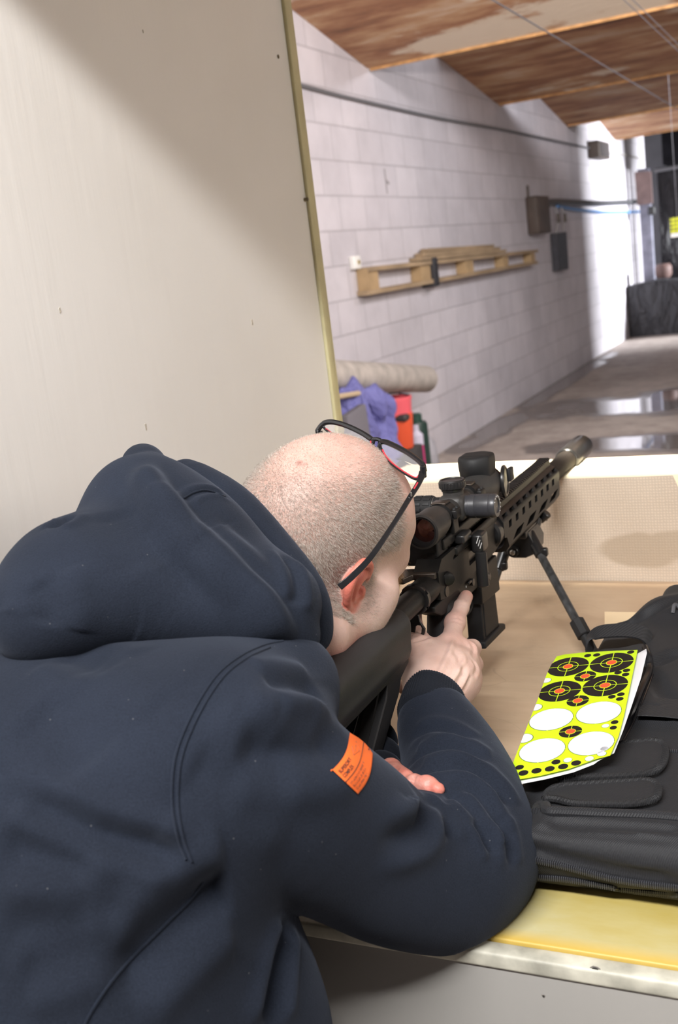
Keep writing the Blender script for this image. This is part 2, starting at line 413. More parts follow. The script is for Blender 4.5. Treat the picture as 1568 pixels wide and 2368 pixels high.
    nt.links.new(bp.outputs[0], b.inputs['Normal'])
    return m
def struct(name, mb, mat, **k):
    o = mb.build(name, mat, **k); o['kind'] = 'structure'; return o
PLAIN = simple('grey_paint', (.42, .41, .42), .7, var=.1, vscale=2)
DARKC = simple('dark_ceiling_boards', (.075, .055, .045), .8, var=.4, vscale=3, stretch=(1, .1, 1))
struct('floor', MB().box(((XW+XR)/2, (YN+YB)/2, -.05), (XR-XW+.4, YB-YN+.4, .1)), floor_mat())
struct('wall_left', MB().box((XW-.1, (YN+YB)/2, ZC/2), (.2, YB-YN, ZC)), wall_blocks())
struct('wall_back', MB().box(((XW+XR)/2, YB+.1, ZC/2), (XR-XW+.4, .2, ZC)), simple('back_wall_paint', (.035, .033, .037), .8, var=.3, vscale=2))
struct('wall_near', MB().box(((XW+XR)/2, YN-.1, ZC/2), (XR-XW+.4, .2, ZC)), PLAIN)
mb = MB()
YJ = 16.45  # opening added so its jamb cuts the light's edge on the left wall
mb.box((XR+.1, (YN+YJ)/2, ZC/2), (.2, YJ-YN, ZC)); mb.box((XR+.1, (YJ+YB)/2, 3.1), (.2, YB-YJ, ZC-2.85))
struct('wall_right', mb, PLAIN)
struct('ceiling', MB().box(((XW+XR)/2, (YN+YB)/2, ZC+.05), (XR-XW+.4, YB-YN+.4, .1)), DARKC)
# ---- booth partition on the shooter's left
def partition_mat():
    m, nt, b = new_mat('cream_gloss_plywood'); tc = nd(nt, 'ShaderNodeTexCoord'); O = tc.outputs['Object']
    mp = nd(nt, 'ShaderNodeMapping'); mp.inputs['Scale'].default_value = (1, 9, .8); nt.links.new(O, mp.inputs[0])
    n = nd(nt, 'ShaderNodeTexNoise', Scale=6.0, Detail=7.0); nt.links.new(mp.outputs[0], n.inputs['Vector'])
    n2 = nd(nt, 'ShaderNodeTexNoise', Scale=1.6, Detail=4.0); nt.links.new(O, n2.inputs['Vector'])
    r = nd(nt, 'ShaderNodeValToRGB'); e = r.color_ramp.elements; e[0].position = .3; e[0].color = (.72, .695, .66, 1); e[1].position = .7; e[1].color = (.80, .78, .755, 1)
    nt.links.new(n2.outputs['Fac'], r.inputs[0]); nt.links.new(r.outputs[0], b.inputs['Base Color'])
    b.inputs['Roughness'].default_value = .42; b.inputs['Specular IOR Level'].default_value = .4
    v = nd(nt, 'ShaderNodeTexVoronoi', Scale=7.0); nt.links.new(O, v.inputs['Vector'])
    bp = nd(nt, 'ShaderNodeBump', Strength=.35, Distance=.0012); nt.links.new(n.outputs['Fac'], bp.inputs['Height']); nt.links.new(bp.outputs[0], b.inputs['Normal'])
    return m
part_t = thing('booth_partition', 'tall cream painted plywood panel on the shooter\'s left, with olive edge trim', 'partition', (-.91, 1.2, 0))
PAN = partition_mat()
MB().box((-.912, .60, 1.25), (.024, 2.58, 2.5)).build('panel', PAN, part_t, bevel=.002)
TRM = simple('olive_trim_paint', (.50, .46, .27), .45, bump=.3, bscale=60, var=.1, vscale=20)
mb = MB(); mb.box((-.8965, 1.8775, 1.25), (.007, .021, 2.5), bev=.002); mb.box((-.8975, 1.8915, 1.25), (.005, .005, 2.5), bev=.002); mb.box((-.912, 1.8975, 1.25), (.030, .010, 2.5))
mb.build('edge_trim', TRM, part_t)
CHIP = simple('chipped_paint', (.50, .46, .40), .8, var=.3, vscale=200)
SCR = simple('rusty_screw_head', (.16, .13, .08), .5, metal=.6)
mb = MB()
for (px, py, r) in ((583, 745, .0035), (690, 1070, .001), (138, 718, .0028), (337, 988, .0034), (330, 72, .002)):
    if (px, py) == (690, 1070): continue
    p = on_plane(px, py, 0, -.9); g = np.random.default_rng(px)
    poly = [(p[1]+r*(.6+.7*g.random())*math.cos(a)*.8, p[2]+r*(.6+.7*g.random())*math.sin(a)*1.5) for a in np.linspace(0, 2*math.pi, 9)[:-1]]
    mb.prism(poly, -.901, -.8994, axis='x')
mb.build('paint_chip', CHIP, part_t)
for (px, py) in ((643, 131), (704, 462)):
    p = on_plane(px, py, 0, -.9); MB().cyl((-.9025, p[1], p[2]), (-.8925 if px > 650 else -.8990, p[1], p[2]), .0035, n=12).build('screw', SCR, part_t)
# the booth's own ceiling panel above the bench: its edge shades the panel's upper front
can = MB().box((.15, 1.24, 2.19), (2.1, 1.30, .03), bev=.003).build('booth_canopy', simple('canopy_plywood', (.5, .42, .32), .7)); tag(can, 'plywood canopy over the shooting bench, above the picture', 'canopy')
mb_ = MB()
for x in (-.85, 1.1): pass

# ================================================================== BENCH
ZB = .89; YF = .826; YK = 1.893
def bench_mat():
    m, nt, b = new_mat('worn_bench_plywood'); tc = nd(nt, 'ShaderNodeNewGeometry'); O = tc.outputs['Position']
    def noise(sc, scale=(1, 1, 1), det=6.0, rough=.6):
        mp = nd(nt, 'ShaderNodeMapping'); mp.inputs['Scale'].default_value = scale; nt.links.new(O, mp.inputs[0])
        n = nd(nt, 'ShaderNodeTexNoise', Scale=sc, Detail=det, Roughness=rough); nt.links.new(mp.outputs[0], n.inputs['Vector']); return n.outputs['Fac']
    def ramp(src, stops):
        r = nd(nt, 'ShaderNodeValToRGB'); e = r.color_ramp.elements
        while len(e) < len(stops): e.new(.5)
        for q, (p, c) in zip(e, stops): q.position = p; q.color = (*c, 1)
        nt.links.new(src, r.inputs[0]); return r.outputs[0]
    def mix(f, a, c):
        x = nd(nt, 'ShaderNodeMix', data_type='RGBA'); nt.links.new(f, x.inputs[0]); nt.links.new(a, x.inputs[6])
        if isinstance(c, tuple): x.inputs[7].default_value = (*c, 1)
        else: nt.links.new(c, x.inputs[7])
        return x.outputs[2]
    grain = ramp(noise(9, (1, 7, 1), 8), [(.3, (.56, .42, .285)), (.7, (.66, .51, .36))])
    blot = ramp(noise(3.2), [(.38, (0, 0, 0)), (.68, (1, 1, 1))])
    c = mix(blot, grain, (.49, .335, .215))
    dirt = ramp(noise(7, (1, 1, 1), 9, .7), [(.56, (0, 0, 0)), (.80, (.7, .7, .7))]); c = mix(dirt, c, (.40, .29, .20))
    # pencil scratches
    w = nd(nt, 'ShaderNodeTexVoronoi', feature='DISTANCE_TO_EDGE'); w.inputs['Scale'].default_value = 5.5
    ns = nd(nt, 'ShaderNodeTexNoise', Scale=3.0); nt.links.new(O, ns.inputs['Vector'])
    va = nd(nt, 'ShaderNodeVectorMath', operation='MULTIPLY_ADD'); va.inputs[1].default_value = (.6, .6, .6); nt.links.new(ns.outputs['Color'], va.inputs[0]); nt.links.new(O, va.inputs[2]); nt.links.new(va.outputs[0], w.inputs['Vector'])
    lt = nd(nt, 'ShaderNodeMapRange'); lt.inputs['From Min'].default_value = .0; lt.inputs['From Max'].default_value = .006; lt.inputs['To Min'].default_value = .45; lt.inputs['To Max'].default_value = 0; nt.links.new(w.outputs['Distance'], lt.inputs['Value'])
    gate = nd(nt, 'ShaderNodeMath', operation='MULTIPLY'); nt.links.new(lt.outputs[0], gate.inputs[0]); nt.links.new(noise(2.5), gate.inputs[1]); c = mix(gate.outputs[0], c, (.22, .14, .10))
    # yellow paint left along the shooter's edge
    sp = nd(nt, 'ShaderNodeSeparateXYZ'); nt.links.new(O, sp.inputs[0])
    yl = nd(nt, 'ShaderNodeMapRange'); yl.interpolation_type = 'SMOOTHSTEP'; yl.inputs['From Min'].default_value = 1.02; yl.inputs['From Max'].default_value = .93; nt.links.new(sp.outputs['Y'], yl.inputs['Value'])
    yel = ramp(noise(5, (1, 2.5, 1), 6), [(.32, (.40, .31, .085)), (.5, (.44, .37, .155)), (.68, (.47, .43, .25))])
    edge = nd(nt, 'ShaderNodeMapRange'); edge.inputs['From Min'].default_value = .845; edge.inputs['From Max'].default_value = .829; nt.links.new(sp.outputs['Y'], edge.inputs['Value'])
    em = nd(nt, 'ShaderNodeMath', operation='MULTIPLY'); em.inputs[1].default_value = .8; nt.links.new(edge.outputs[0], em.inputs[0])
    yel = mix(em.outputs[0], yel, (.56, .37, .06))
    c = mix(yl.outputs[0], c, yel)
    nt.links.new(c, b.inputs['Base Color']); b.inputs['Roughness'].default_value = .42
    bp = nd(nt, 'ShaderNodeBump', Strength=.15, Distance=.001); nt.links.new(noise(40, (1, 8, 1)), bp.inputs['Height']); nt.links.new(bp.outputs[0], b.inputs['Normal'])
    return m
bench = thing('shooting_bench', 'plywood shooting bench with a yellow painted front edge and grey front panel', 'bench', (0, .85, 0))
MB().box((.057, (YF+YK)/2, ZB-.011), (1.884, YK-YF, .022), bev=.002).build('bench_top', bench_mat(), bench)
def panel_mat():
    m = simple('grey_gloss_panel', (.33, .315, .295), .45, bump=.25, bscale=25, var=.08, vscale=3, stretch=(1, 1, .3)); return m
MB().box((.057, YF-.008, .4353), (1.884, .016, .8706), bev=.001).build('front_panel', panel_mat(), bench)
STR = simple('chipped_cream_edge', (.50, .48, .40), .5, var=.45, vscale=25, bump=.4, bscale=40)
mb = MB(); mb.box((.057, YF-.0095, .8790), (1.884, .019, .016), bev=.003); mb.build('edge_strip', STR, bench)
HOLE = simple('screw_hole_dark', (.03, .028, .025), .8)
RUST = simple('worn_hole_rim', (.22, .20, .18), .7, var=.4, vscale=300)
for (px, py, r) in ((1377, 2243, .0042), (1257, 2302, .0012)):
    p = on_plane(px, py, 1, YF-.016); g = np.random.default_rng(px)
    mb = MB()
    mb.prism([(p[0]+r*1.7*(.7+.5*g.random())*math.cos(a), p[2]+r*.9*(.7+.5*g.random())*math.sin(a)) for a in np.linspace(0, 2*math.pi, 11)[:-1]], YF-.0166, YF-.0155, axis='y')
    mb.build('hole_rim', RUST, bench)
    MB().prism([(p[0]+r*.75*math.cos(a), p[2]+r*.75*math.sin(a)) for a in np.linspace(0, 2*math.pi, 13)[:-1]], YF-.0172, YF-.016, axis='y').build('screw_hole', HOLE, bench)
# ---- burlap screen at the far side of the bench
def burlap_mat():
    m, nt, b = new_mat('burlap'); tc = nd(nt, 'ShaderNodeNewGeometry'); O = tc.outputs['Position']
    n = nd(nt, 'ShaderNodeTexNoise', Scale=2.2, Detail=5.0); nt.links.new(O, n.inputs['Vector'])
    r = nd(nt, 'ShaderNodeValToRGB'); e = r.color_ramp.elements; e[0].position = .35; e[0].color = (.58, .475, .375, 1); e[1].position = .65; e[1].color = (.70, .595, .485, 1); nt.links.new(n.outputs['Fac'], r.inputs[0])
    h = []
    for ax, sc in (('X', 420), ('Z', 420)):
        w = nd(nt, 'ShaderNodeTexWave', wave_type='BANDS', bands_direction=ax); w.inputs['Scale'].default_value = sc/6.283*.9; w.inputs['Distortion'].default_value = 2.5; w.inputs['Detail Scale'].default_value = 2.0; nt.links.new(O, w.inputs['Vector']); h.append(w.outputs['Fac'])
    a = nd(nt, 'ShaderNodeMath', operation='MULTIPLY'); nt.links.new(h[0], a.inputs[0]); nt.links.new(h[1], a.inputs[1])
    mr = nd(nt, 'ShaderNodeMapRange'); mr.inputs['To Min'].default_value = .90; mr.inputs['To Max'].default_value = 1.08; nt.links.new(a.outputs[0], mr.inputs['Value'])
    s = nd(nt, 'ShaderNodeVectorMath', operation='SCALE'); nt.links.new(r.outputs[0], s.inputs[0]); nt.links.new(mr.outputs[0], s.inputs['Scale'])
    # damp stains
    tot = None
    for (px, py, sx, sz) in ((1480, 1275, .085, .034), (1568, 1262, .07, .03)):
        c = on_plane(px, py, 1, 1.893); mp = nd(nt, 'ShaderNodeMapping'); mp.inputs['Scale'].default_value = (1/sx, 0, 1/sz); mp.inputs['Location'].default_value = (-c[0]/sx, 0, -c[2]/sz); nt.links.new(O, mp.inputs[0])
        L = nd(nt, 'ShaderNodeVectorMath', operation='LENGTH'); nt.links.new(mp.outputs[0], L.inputs[0]); q = L.outputs['Value']
        if tot is None: tot = q
        else:
            mi = nd(nt, 'ShaderNodeMath', operation='MINIMUM'); nt.links.new(tot, mi.inputs[0]); nt.links.new(q, mi.inputs[1]); tot = mi.outputs[0]
    nn = nd(nt, 'ShaderNodeTexNoise', Scale=9.0, Detail=4.0); nt.links.new(O, nn.inputs['Vector'])
    ad = nd(nt, 'ShaderNodeMath', operation='ADD'); nt.links.new(tot, ad.inputs[0]); nt.links.new(nn.outputs['Fac'], ad.inputs[1])
    st = nd(nt, 'ShaderNodeMapRange'); st.interpolation_type = 'SMOOTHSTEP'; st.inputs['From Min'].default_value = 1.6; st.inputs['From Max'].default_value = 1.3; st.inputs['To Max'].default_value = .8; nt.links.new(ad.outputs[0], st.inputs['Value'])
    mx = nd(nt, 'ShaderNodeMix', data_type='RGBA'); nt.links.new(st.outputs[0], mx.inputs[0]); nt.links.new(s.outputs[0], mx.inputs[6]); mx.inputs[7].default_value = (.42, .33, .24, 1)
    nt.links.new(mx.outputs[2], b.inputs['Base Color']); b.inputs['Roughness'].default_value = .9
    bp = nd(nt, 'ShaderNodeBump', Strength=.5, Distance=.0008); nt.links.new(a.outputs[0], bp.inputs['Height']); nt.links.new(bp.outputs[0], b.inputs['Normal'])
    return m
scr = thing('bench_screen', 'low burlap covered board with a pale wooden top rail behind the bench', 'screen', (0, 1.93, 0))
xs = np.linspace(-.895, 1.0, 90); zs = np.linspace(.86, 1.082, 14); mb = MB(); vs = []; fs = []
for z in zs:
    for x in xs: vs.append((x, 1.897+.0025*math.sin(x*23+z*9)*math.sin(x*7)-.004*max(0, (.905-z)/.045), z))
nx = len(xs)
for j in range(len(zs)-1):
    for i in range(nx-1): fs.append((j*nx+i, j*nx+i+1, (j+1)*nx+i+1, (j+1)*nx+i))
back = [(p[0], 1.908, p[2]) for p in vs]; N0 = len(vs); vs += back; fs += [tuple(N0+i for i in reversed(f)) for f in fs]
bd = [i for i in range(nx)]+[j*nx+nx-1 for j in range(1, len(zs))]+[(len(zs)-1)*nx+i for i in range(nx-2, -1, -1)]+[j*nx for j in range(len(zs)-2, 0, -1)]
for a, c in zip(bd, bd[1:]+bd[:1]): fs.append((a, N0+a, N0+c, c))
mb.add(vs, fs); mb.build('burlap_sheet', burlap_mat(), scr, smooth=60)
PINE = simple('pale_pine_rail', (.90, .80, .58), .55, var=.15, vscale=10, stretch=(.3, 2, 2))
MB().box((.05, 1.975, 1.066), (1.89, .155, .045), bev=.006).build('top_rail', PINE, scr)
MB().box((.05, 1.93, .45), (1.89, .036, .86)).build('board', simple('screen_board', (.35, .28, .2), .8), scr)
# cream card
cc = [on_plane(px, py, 2, ZB+.0004) for (px, py) in ((1398, 1416), (1540, 1418), (1545, 1482), (1399, 1480))]
card = MB().prism([(p[0], p[1]) for p in cc], ZB+.0003, ZB+.0016).build('card', simple('cream_card', (.80, .62, .40), .6), None)
tag(card, 'blank cream card lying on the bench behind the black bag', 'card')

# ================================================================== DOWNRANGE
def baffle_mat(seed):
    m, nt, b = new_mat('flaking_baffle_board'); tc = nd(nt, 'ShaderNodeTexCoord')
    mp0 = nd(nt, 'ShaderNodeMapping'); mp0.inputs['Location'].default_value = (seed*3.1, seed*1.7, 0); nt.links.new(tc.outputs['Object'], mp0.inputs[0]); O = mp0.outputs[0]
    def noise(sc, scale, det=7.0):
        mp = nd(nt, 'ShaderNodeMapping'); mp.inputs['Scale'].default_value = scale; nt.links.new(O, mp.inputs[0])
        n = nd(nt, 'ShaderNodeTexNoise', Scale=sc, Detail=det, Roughness=.65); nt.links.new(mp.outputs[0], n.inputs['Vector']); return n.outputs['Fac']
    r = nd(nt, 'ShaderNodeValToRGB'); e = r.color_ramp.elements
    e.new(.5); e.new(.6)
    for q, (p, c) in zip(e, [(.28, (.14, .07, .045)), (.44, (.36, .17, .09)), (.56, (.52, .31, .17)), (.72, (.66, .52, .40))]): q.position = p; q.color = (*c, 1)
    nt.links.new(noise(4.0, (.35, 1.6, 1)), r.inputs[0])
    f = nd(nt, 'ShaderNodeMapRange'); f.interpolation_type = 'SMOOTHSTEP'; f.inputs['From Min'].default_value = [0, .50, .60, .62, .62][seed]; f.inputs['From Max'].default_value = f.inputs['From Min'].default_value+.05; nt.links.new(noise([0, .8, 1.3, 1.3, 1.3][seed], (.6, 1.3, 1)), f.inputs['Value'])
    mx = nd(nt, 'ShaderNodeMix', data_type='RGBA'); nt.links.new(f.outputs[0], mx.inputs[0]); nt.links.new(r.outputs[0], mx.inputs[6]); mx.inputs[7].default_value = (.72, .61, .48, 1)
    # paint left near the side wall
    sp = nd(nt, 'ShaderNodeSeparateXYZ'); nt.links.new(tc.outputs['Object'], sp.inputs[0])
    g = nd(nt, 'ShaderNodeMapRange'); g.inputs['From Min'].default_value = XW+.55; g.inputs['From Max'].default_value = XW+.15; nt.links.new(sp.outputs['X'], g.inputs['Value'])
    gm = nd(nt, 'ShaderNodeMath', operation='MULTIPLY'); nt.links.new(g.outputs[0], gm.inputs[0]); nt.links.new(noise(3, (1, 1, 1)), gm.inputs[1])
    m2 = nd(nt, 'ShaderNodeMix', data_type='RGBA'); nt.links.new(gm.outputs[0], m2.inputs[0]); nt.links.new(mx.outputs[2], m2.inputs[6]); m2.inputs[7].default_value = (.6, .55, .5, 1)
    nt.links.new(m2.outputs[2], b.inputs['Base Color']); b.inputs['Roughness'].default_value = .75
    bp = nd(nt, 'ShaderNodeBump', Strength=.5, Distance=.01); nt.links.new(noise(12, (1, 3, 1)), bp.inputs['Height']); nt.links.new(bp.outputs[0], b.inputs['Normal'])
    return m
HNG = simple('dark_hanger', (.05, .045, .04), .8)
EDG = simple('lit_orange_edge', (.55, .30, .12), .7, var=.35, vscale=12)  # orange of the lit lower edges is put into the base colour
names = [('nearest ceiling baffle board, flaking cream paint over brown wood', 5.55, 3.13, 7.24, 2.795), ('second ceiling baffle board, brown and weathered', 8.72, 3.05, 10.37, 2.812),
         ('third ceiling baffle board, darker, next before the lit end', 11.7, 3.06, 13.2, 2.80), ('last narrow ceiling baffle board with an orange lit edge', 15.0, 3.02, 16.2, 2.80)]
for i, (lab, y0, z0, y1, z1) in enumerate(names):
    t = thing('ceiling_baffle', lab, 'baffle', (XW, y1, z1), 'angled ceiling baffles')
    th = .05; k = math.atan2(z1-z0, y1-y0); n = (-math.sin(k)*th, math.cos(k)*th)
    MB().prism([(y0, z0), (y1, z1), (y1+n[0], z1+n[1]), (y0+n[0], z0+n[1])], XW+.002, XR-.01, axis='x').build('board', baffle_mat(i+1), t)
    MB().box(((XW+XR)/2, y1+.008, z1+.02), (XR-XW-.03, .016, .075), bev=.004).build('lower_edge', EDG, t)
    for x in np.arange(XW+.6, XR, 1.1): MB().box((x, y1-.08, (z1+ZC)/2+.04), (.03, .03, ZC-z1-.07)).build('hanger', HNG, t)
# ---- wires of the target carriers
WIRE = simple('steel_wire', (.28, .29, .33), .35, metal=.8)
for (px, py, px2, py2, z, r, lab) in ((1060, 0, 1568, 250, 2.45, .0035, 'single steel wire crossing lowest under the baffles'), (1400, 20, 1568, 115, 2.5, .0022, 'left one of two thin parallel wires near the top right'), (1460, 20, 1568, 100, 2.5, .0022, 'right one of two thin parallel wires near the top right')):
    a = on_plane(px2, py2, 2, z)
    o = MB().tube([(a[0], 2.0, z), (a[0], 9, z-.008), (a[0], 18.7, z)], r, 6).build('carrier_wire', WIRE); tag(o, lab, 'wire', 'target carrier wires')
# ---- things on the block wall
def W(px, py): return on_plane(px, py, 0, XW)
PW = simple('weathered_timber', (.34, .245, .15), .75, var=.25, vscale=5, stretch=(4, .6, 4)); PW2 = simple('fresh_sawn_timber', (.42, .29, .155), .7, var=.15, vscale=8)
rk = thing('timber_rack', 'ladder shaped timber frame fixed flat to the block wall', 'rack', (XW, 6.6, 1.3))
a, b_, c, d = W(822, 622), W(826, 685), W(1222, 580), W(1222, 612)
def beam(mb, p, q, h, t): # board along the wall
    for k in (0,):
        pts = [(p[1], p[2]-h/2), (q[1], q[2]-h/2), (q[1], q[2]+h/2), (p[1], p[2]+h/2)]
        mb.prism(pts, XW+.001, XW+t, axis='x')
    return mb
beam(MB(), a-[0, 0, .012], c-[0, 0, .012], .030, .10).build('top_board', PW, rk)
beam(MB(), b_+[0, 0, .014], d+[0, 0, .012], .030, .10).build('bottom_board', PW, rk)
for px0, px1 in ((824, 848), (950, 972), (1056, 1075), (1146, 1158), (1213, 1222)):
    y0 = W(px0, 640)[1]; y1 = W(px1, 640)[1]; f = lambda y, A, Bq: A[2]+(Bq[2]-A[2])*(y-A[1])/(Bq[1]-A[1])
    MB().prism([(y0, f(y0, b_, d)+.01), (y1, f(y1, b_, d)+.01), (y1, f(y1, a, c)-.01), (y0, f(y0, a, c)-.01)], XW+.003, XW+.085, axis='x').build('rung', PW2, rk)
p = W(978, 635); MB().box((XW+.0575, p[1], p[2]+.01), (.112, .10, .215), bev=.01).build('strap', simple('black_rubber_strap', (.025, .025, .03), .6), rk)
tm = thing('timber_offcut', 'bundle of grey planks resting on top of the timber rack', 'planks', (XW, 7.6, 1.5))
p, q = W(945, 598), W(1146, 578)
for k in range(3): MB().prism([(p[1]+.1*k, p[2]-.005+.028*k-.02), (q[1]-.15*k, q[2]-.012+.028*k-.02), (q[1]-.15*k, q[2]+.014+.028*k-.02), (p[1]+.1*k, p[2]+.021+.028*k-.02)], XW+.004+.01*k, XW+.10-.01*k, axis='x').build('plank', PW, tm)
p = W(815, 608); o = thing('wall_socket', 'small white socket box on the wall at the near end of the timber rack', 'socket', (XW, p[1], p[2]))
MB().box((XW+.02, p[1], p[2]), (.04, .11, .085), bev=.008).build('socket_box', simple('white_plastic', (.85, .84, .8), .4), o); MB().cyl((XW+.04, p[1]+.01, p[2]), (XW+.046, p[1]+.01, p[2]), .014, n=16).build('brass_plug', simple('brass_dull', (.55, .42, .15), .4, metal=.6), o)
BRN = simple('brown_painted_steel', (.085, .062, .05), .55, var=.15)
def plate(name, label, cat, p0, p1, t):
    a, b2 = W(*p0), W(*p1); o = MB().box((XW+t/2, (a[1]+b2[1])/2, (a[2]+b2[2])/2), (t, abs(b2[1]-a[1]), abs(a[2]-b2[2])), bev=.01).build(name, BRN); tag(o, label, cat); return o
jb = thing('junction_box', 'tall dark brown steel box on the wall where the thick conduit starts', 'box', (XW, 11.3, 1.6))
a, b2 = W(1214, 456), W(1250, 541)
MB().box((XW+.06, (a[1]+b2[1])/2, (a[2]+b2[2])/2), (.12, b2[1]-a[1], a[2]-b2[2]), bev=.012).build('casing', BRN, jb); MB().box((XW+.123, (a[1]+b2[1])/2, (a[2]+b2[2])/2), (.008, (b2[1]-a[1])*.86, (a[2]-b2[2])*.9), bev=.003).build('cover', BRN, jb)
p = W(1219, 448); MB().box((XW+.01, p[1], p[2]+.02), (.02, .02, .12)).build('bracket', BRN, jb)
sb = thing('speaker_box', 'small dark brown square box high on the wall beside the bright patch', 'box', (XW, 14.7, 2.5))
a, b2 = W(1358, 327), W(1387, 372); MB().box((XW+.07, (a[1]+b2[1])/2, (a[2]+b2[2])/2), (.14, b2[1]-a[1], a[2]-b2[2]), bev=.012).build('casing', BRN, sb); MB().box((XW+.142, (a[1]+b2[1])/2, (a[2]+b2[2])/2), (.006, (b2[1]-a[1])*.8, (a[2]-b2[2])*.8)).build('grille', simple('grille_black', (.04, .03, .03), .7), sb)
CBL = simple('grey_cable', (.16, .16, .17), .6)
def wall_cable(pts, r, name, label, cat, mat, n=6, off=.02):
    P = spline([tuple(np.array(W(*q))+[off, 0, 0]) for q in pts], n); o = MB().tube(P, r, 8).build(name, mat); tag(o, label, cat); return o
wall_cable([(660, 190), (695, 200), (780, 222), (900, 250), (1020, 276), (1140, 298), (1250, 320), (1358, 343)], .012, 'wall_cable', 'sagging grey cable clipped high along the block wall', 'cable', CBL)
wall_cable([(1387, 352), (1440, 358), (1478, 366)], .010, 'wall_cable', 'short pale cable from the small brown box to the corner', 'cable', simple('pale_cable', (.45, .42, .38), .6))
wall_cable([(1250, 468), (1255, 476), (1270, 468), (1380, 471), (1488, 466)], .032, 'conduit', 'thick dark conduit running level to the back corner', 'conduit', simple('dark_conduit', (.075, .075, .08), .5), off=.06)
wall_cable([(1280, 478), (1330, 486), (1400, 492), (1484, 490)], .017, 'blue_hose', 'blue hose sagging below the thick dark conduit', 'hose', simple('blue_plastic', (.12, .30, .62), .4), off=.04)
hs = thing('hanging_heater', 'long narrow black slab hanging on the wall from two straps', 'heater', (XW, 12.2, 1.2))
a, b2 = W(1271, 540), W(1298, 626); MB().prism([(W(1271, 541)[1], W(1271, 541)[2]), (W(1294, 538)[1], W(1294, 538)[2]), (W(1299, 624)[1], W(1299, 624)[2]), (W(1277, 628)[1], W(1277, 628)[2])], XW+.01, XW+.08, axis='x').build('slab', simple('black_slab', (.045, .045, .055), .5, var=.3, vscale=20), hs)
for (x0, y0, x1, y1) in ((1274, 480, 1278, 541), (1288, 480, 1294, 540)):
    p, q = W(x0, y0), W(x1, y1); MB().tube([p+[.05, 0, 0], (p+q)/2+[.07, 0, 0], q+[.04, 0, 0]], .012, 6).build('strap', simple('grey_strap', (.35, .33, .33), .7), hs)
    m_ = (p+q)/2; MB().box((XW+.08, m_[1], m_[2]+.02), (.02, .07, .10), bev=.006).build('buckle', simple('dark_buckle', (.12, .10, .08), .5), hs)
p = W(894, 418); mb = MB().prism([(p[1]-.03, p[2]+.08), (p[1]-.01, p[2]+.08), (p[1]-.008, p[2]+.01), (p[1]+.045, p[2]-.01), (p[1]+.045, p[2]-.025), (p[1]-.005, p[2]-.02), (p[1]-.005, p[2]-.09), (p[1]-.022, p[2]-.09)], XW, XW+.0016, axis='x')
o = mb.build('wall_scuff', simple('grey_scuff', (.32, .30, .31), .9)); tag(o, 'small grey scuff mark on the block wall, above the timber rack', 'scuff')
# ---- far end
def plastic(name, col):
    m, nt, b = new_mat(name); tc = nd(nt, 'ShaderNodeTexCoord'); mp = nd(nt, 'ShaderNodeMapping'); mp.inputs['Scale'].default_value = (2.2, 1, .9); mp.inputs['Rotation'].default_value = (0, .35, 0); nt.links.new(tc.outputs['Object'], mp.inputs[0])
    n = nd(nt, 'ShaderNodeTexNoise', Scale=4.0, Detail=5.0, Distortion=.8); nt.links.new(mp.outputs[0], n.inputs['Vector'])
    bp = nd(nt, 'ShaderNodeBump', Strength=1.0, Distance=.12); nt.links.new(n.outputs['Fac'], bp.inputs['Height']); nt.links.new(bp.outputs[0], b.inputs['Normal'])
    b.inputs['Base Color'].default_value = (*col, 1); b.inputs['Roughness'].default_value = .5; b.inputs['Specular IOR Level'].default_value = .25; return m
TARP = plastic('black_plastic_sheet', (.05, .05, .055))
def crumpled(name, x0, x1, z0, z1, y, amp, mat, parent=None, top=None, seed=1):
    g = np.random.default_rng(seed); nx, nz = 60, 40; ks = [(g.uniform(2, 9), g.uniform(1, 6), g.uniform(0, 6), g.uniform(.3, 1)) for _ in range(9)]
    vs = []; fs = []
    for j in range(nz):
        for i in range(nx):
            x = x0+(x1-x0)*i/(nx-1); z = z0+(z1-z0)*j/(nz-1); vs.append((x, y+amp*sum(a*math.sin(kx*x+kz*z+ph) for kx, kz, ph, a in ks)/3, z+(.02*math.sin(7*x) if j == nz-1 else 0)))
    for j in range(nz-1):
        for i in range(nx-1): fs.append((j*nx+i, j*nx+i+1, (j+1)*nx+i+1, (j+1)*nx+i))
    N0 = len(vs); D_ = top or .03; vs += [(p[0], y+D_+amp, p[2]) for p in vs]; fs += [tuple(N0+q for q in reversed(f)) for f in fs]
    bd = list(range(nx))+[j*nx+nx-1 for j in range(1, nz)]+[(nz-1)*nx+i for i in range(nx-2, -1, -1)]+[j*nx for j in range(nz-2, 0, -1)]
    for a, c in zip(bd, bd[1:]+bd[:1]): fs.append((a, N0+a, N0+c, c))
    return MB().add(vs, fs).build(name, mat, parent, smooth=50)
bl = crumpled('backstop_berm', -2.87, 2.6, 0, .765, 16.35, .035, TARP, top=.5, seed=3); tag(bl, 'low backstop wrapped in crumpled black plastic across the end of the range', 'backstop')
cu = crumpled('backstop_curtain', -2.50, 2.7, .3, 2.36, 17.22, .03, plastic('grey_black_sheet', (.030, .028, .031)), top=.05, seed=8); tag(cu, 'tall hanging black plastic curtain behind the low backstop', 'curtain')
o = MB().box((.3, 17.2, 2.62), (5.35, .5, .46), bev=.02).build('header_box', simple('black_header', (.010, .010, .012), .8, spec=.1, var=.3)); tag(o, 'black boxed header above the far curtain', 'header')
o = MB().tube([(-2.5, 17.0, 2.33), (-1.2, 17.0, 2.36), (2.6, 17.0, 2.36)], .025, 8).build('curtain_rail', CBL); tag(o, 'dark rail along the bottom of the black header', 'rail')
p0 = on_plane(1466, 398, 1, 16.9); p1 = on_plane(1508, 470, 1, 16.9)
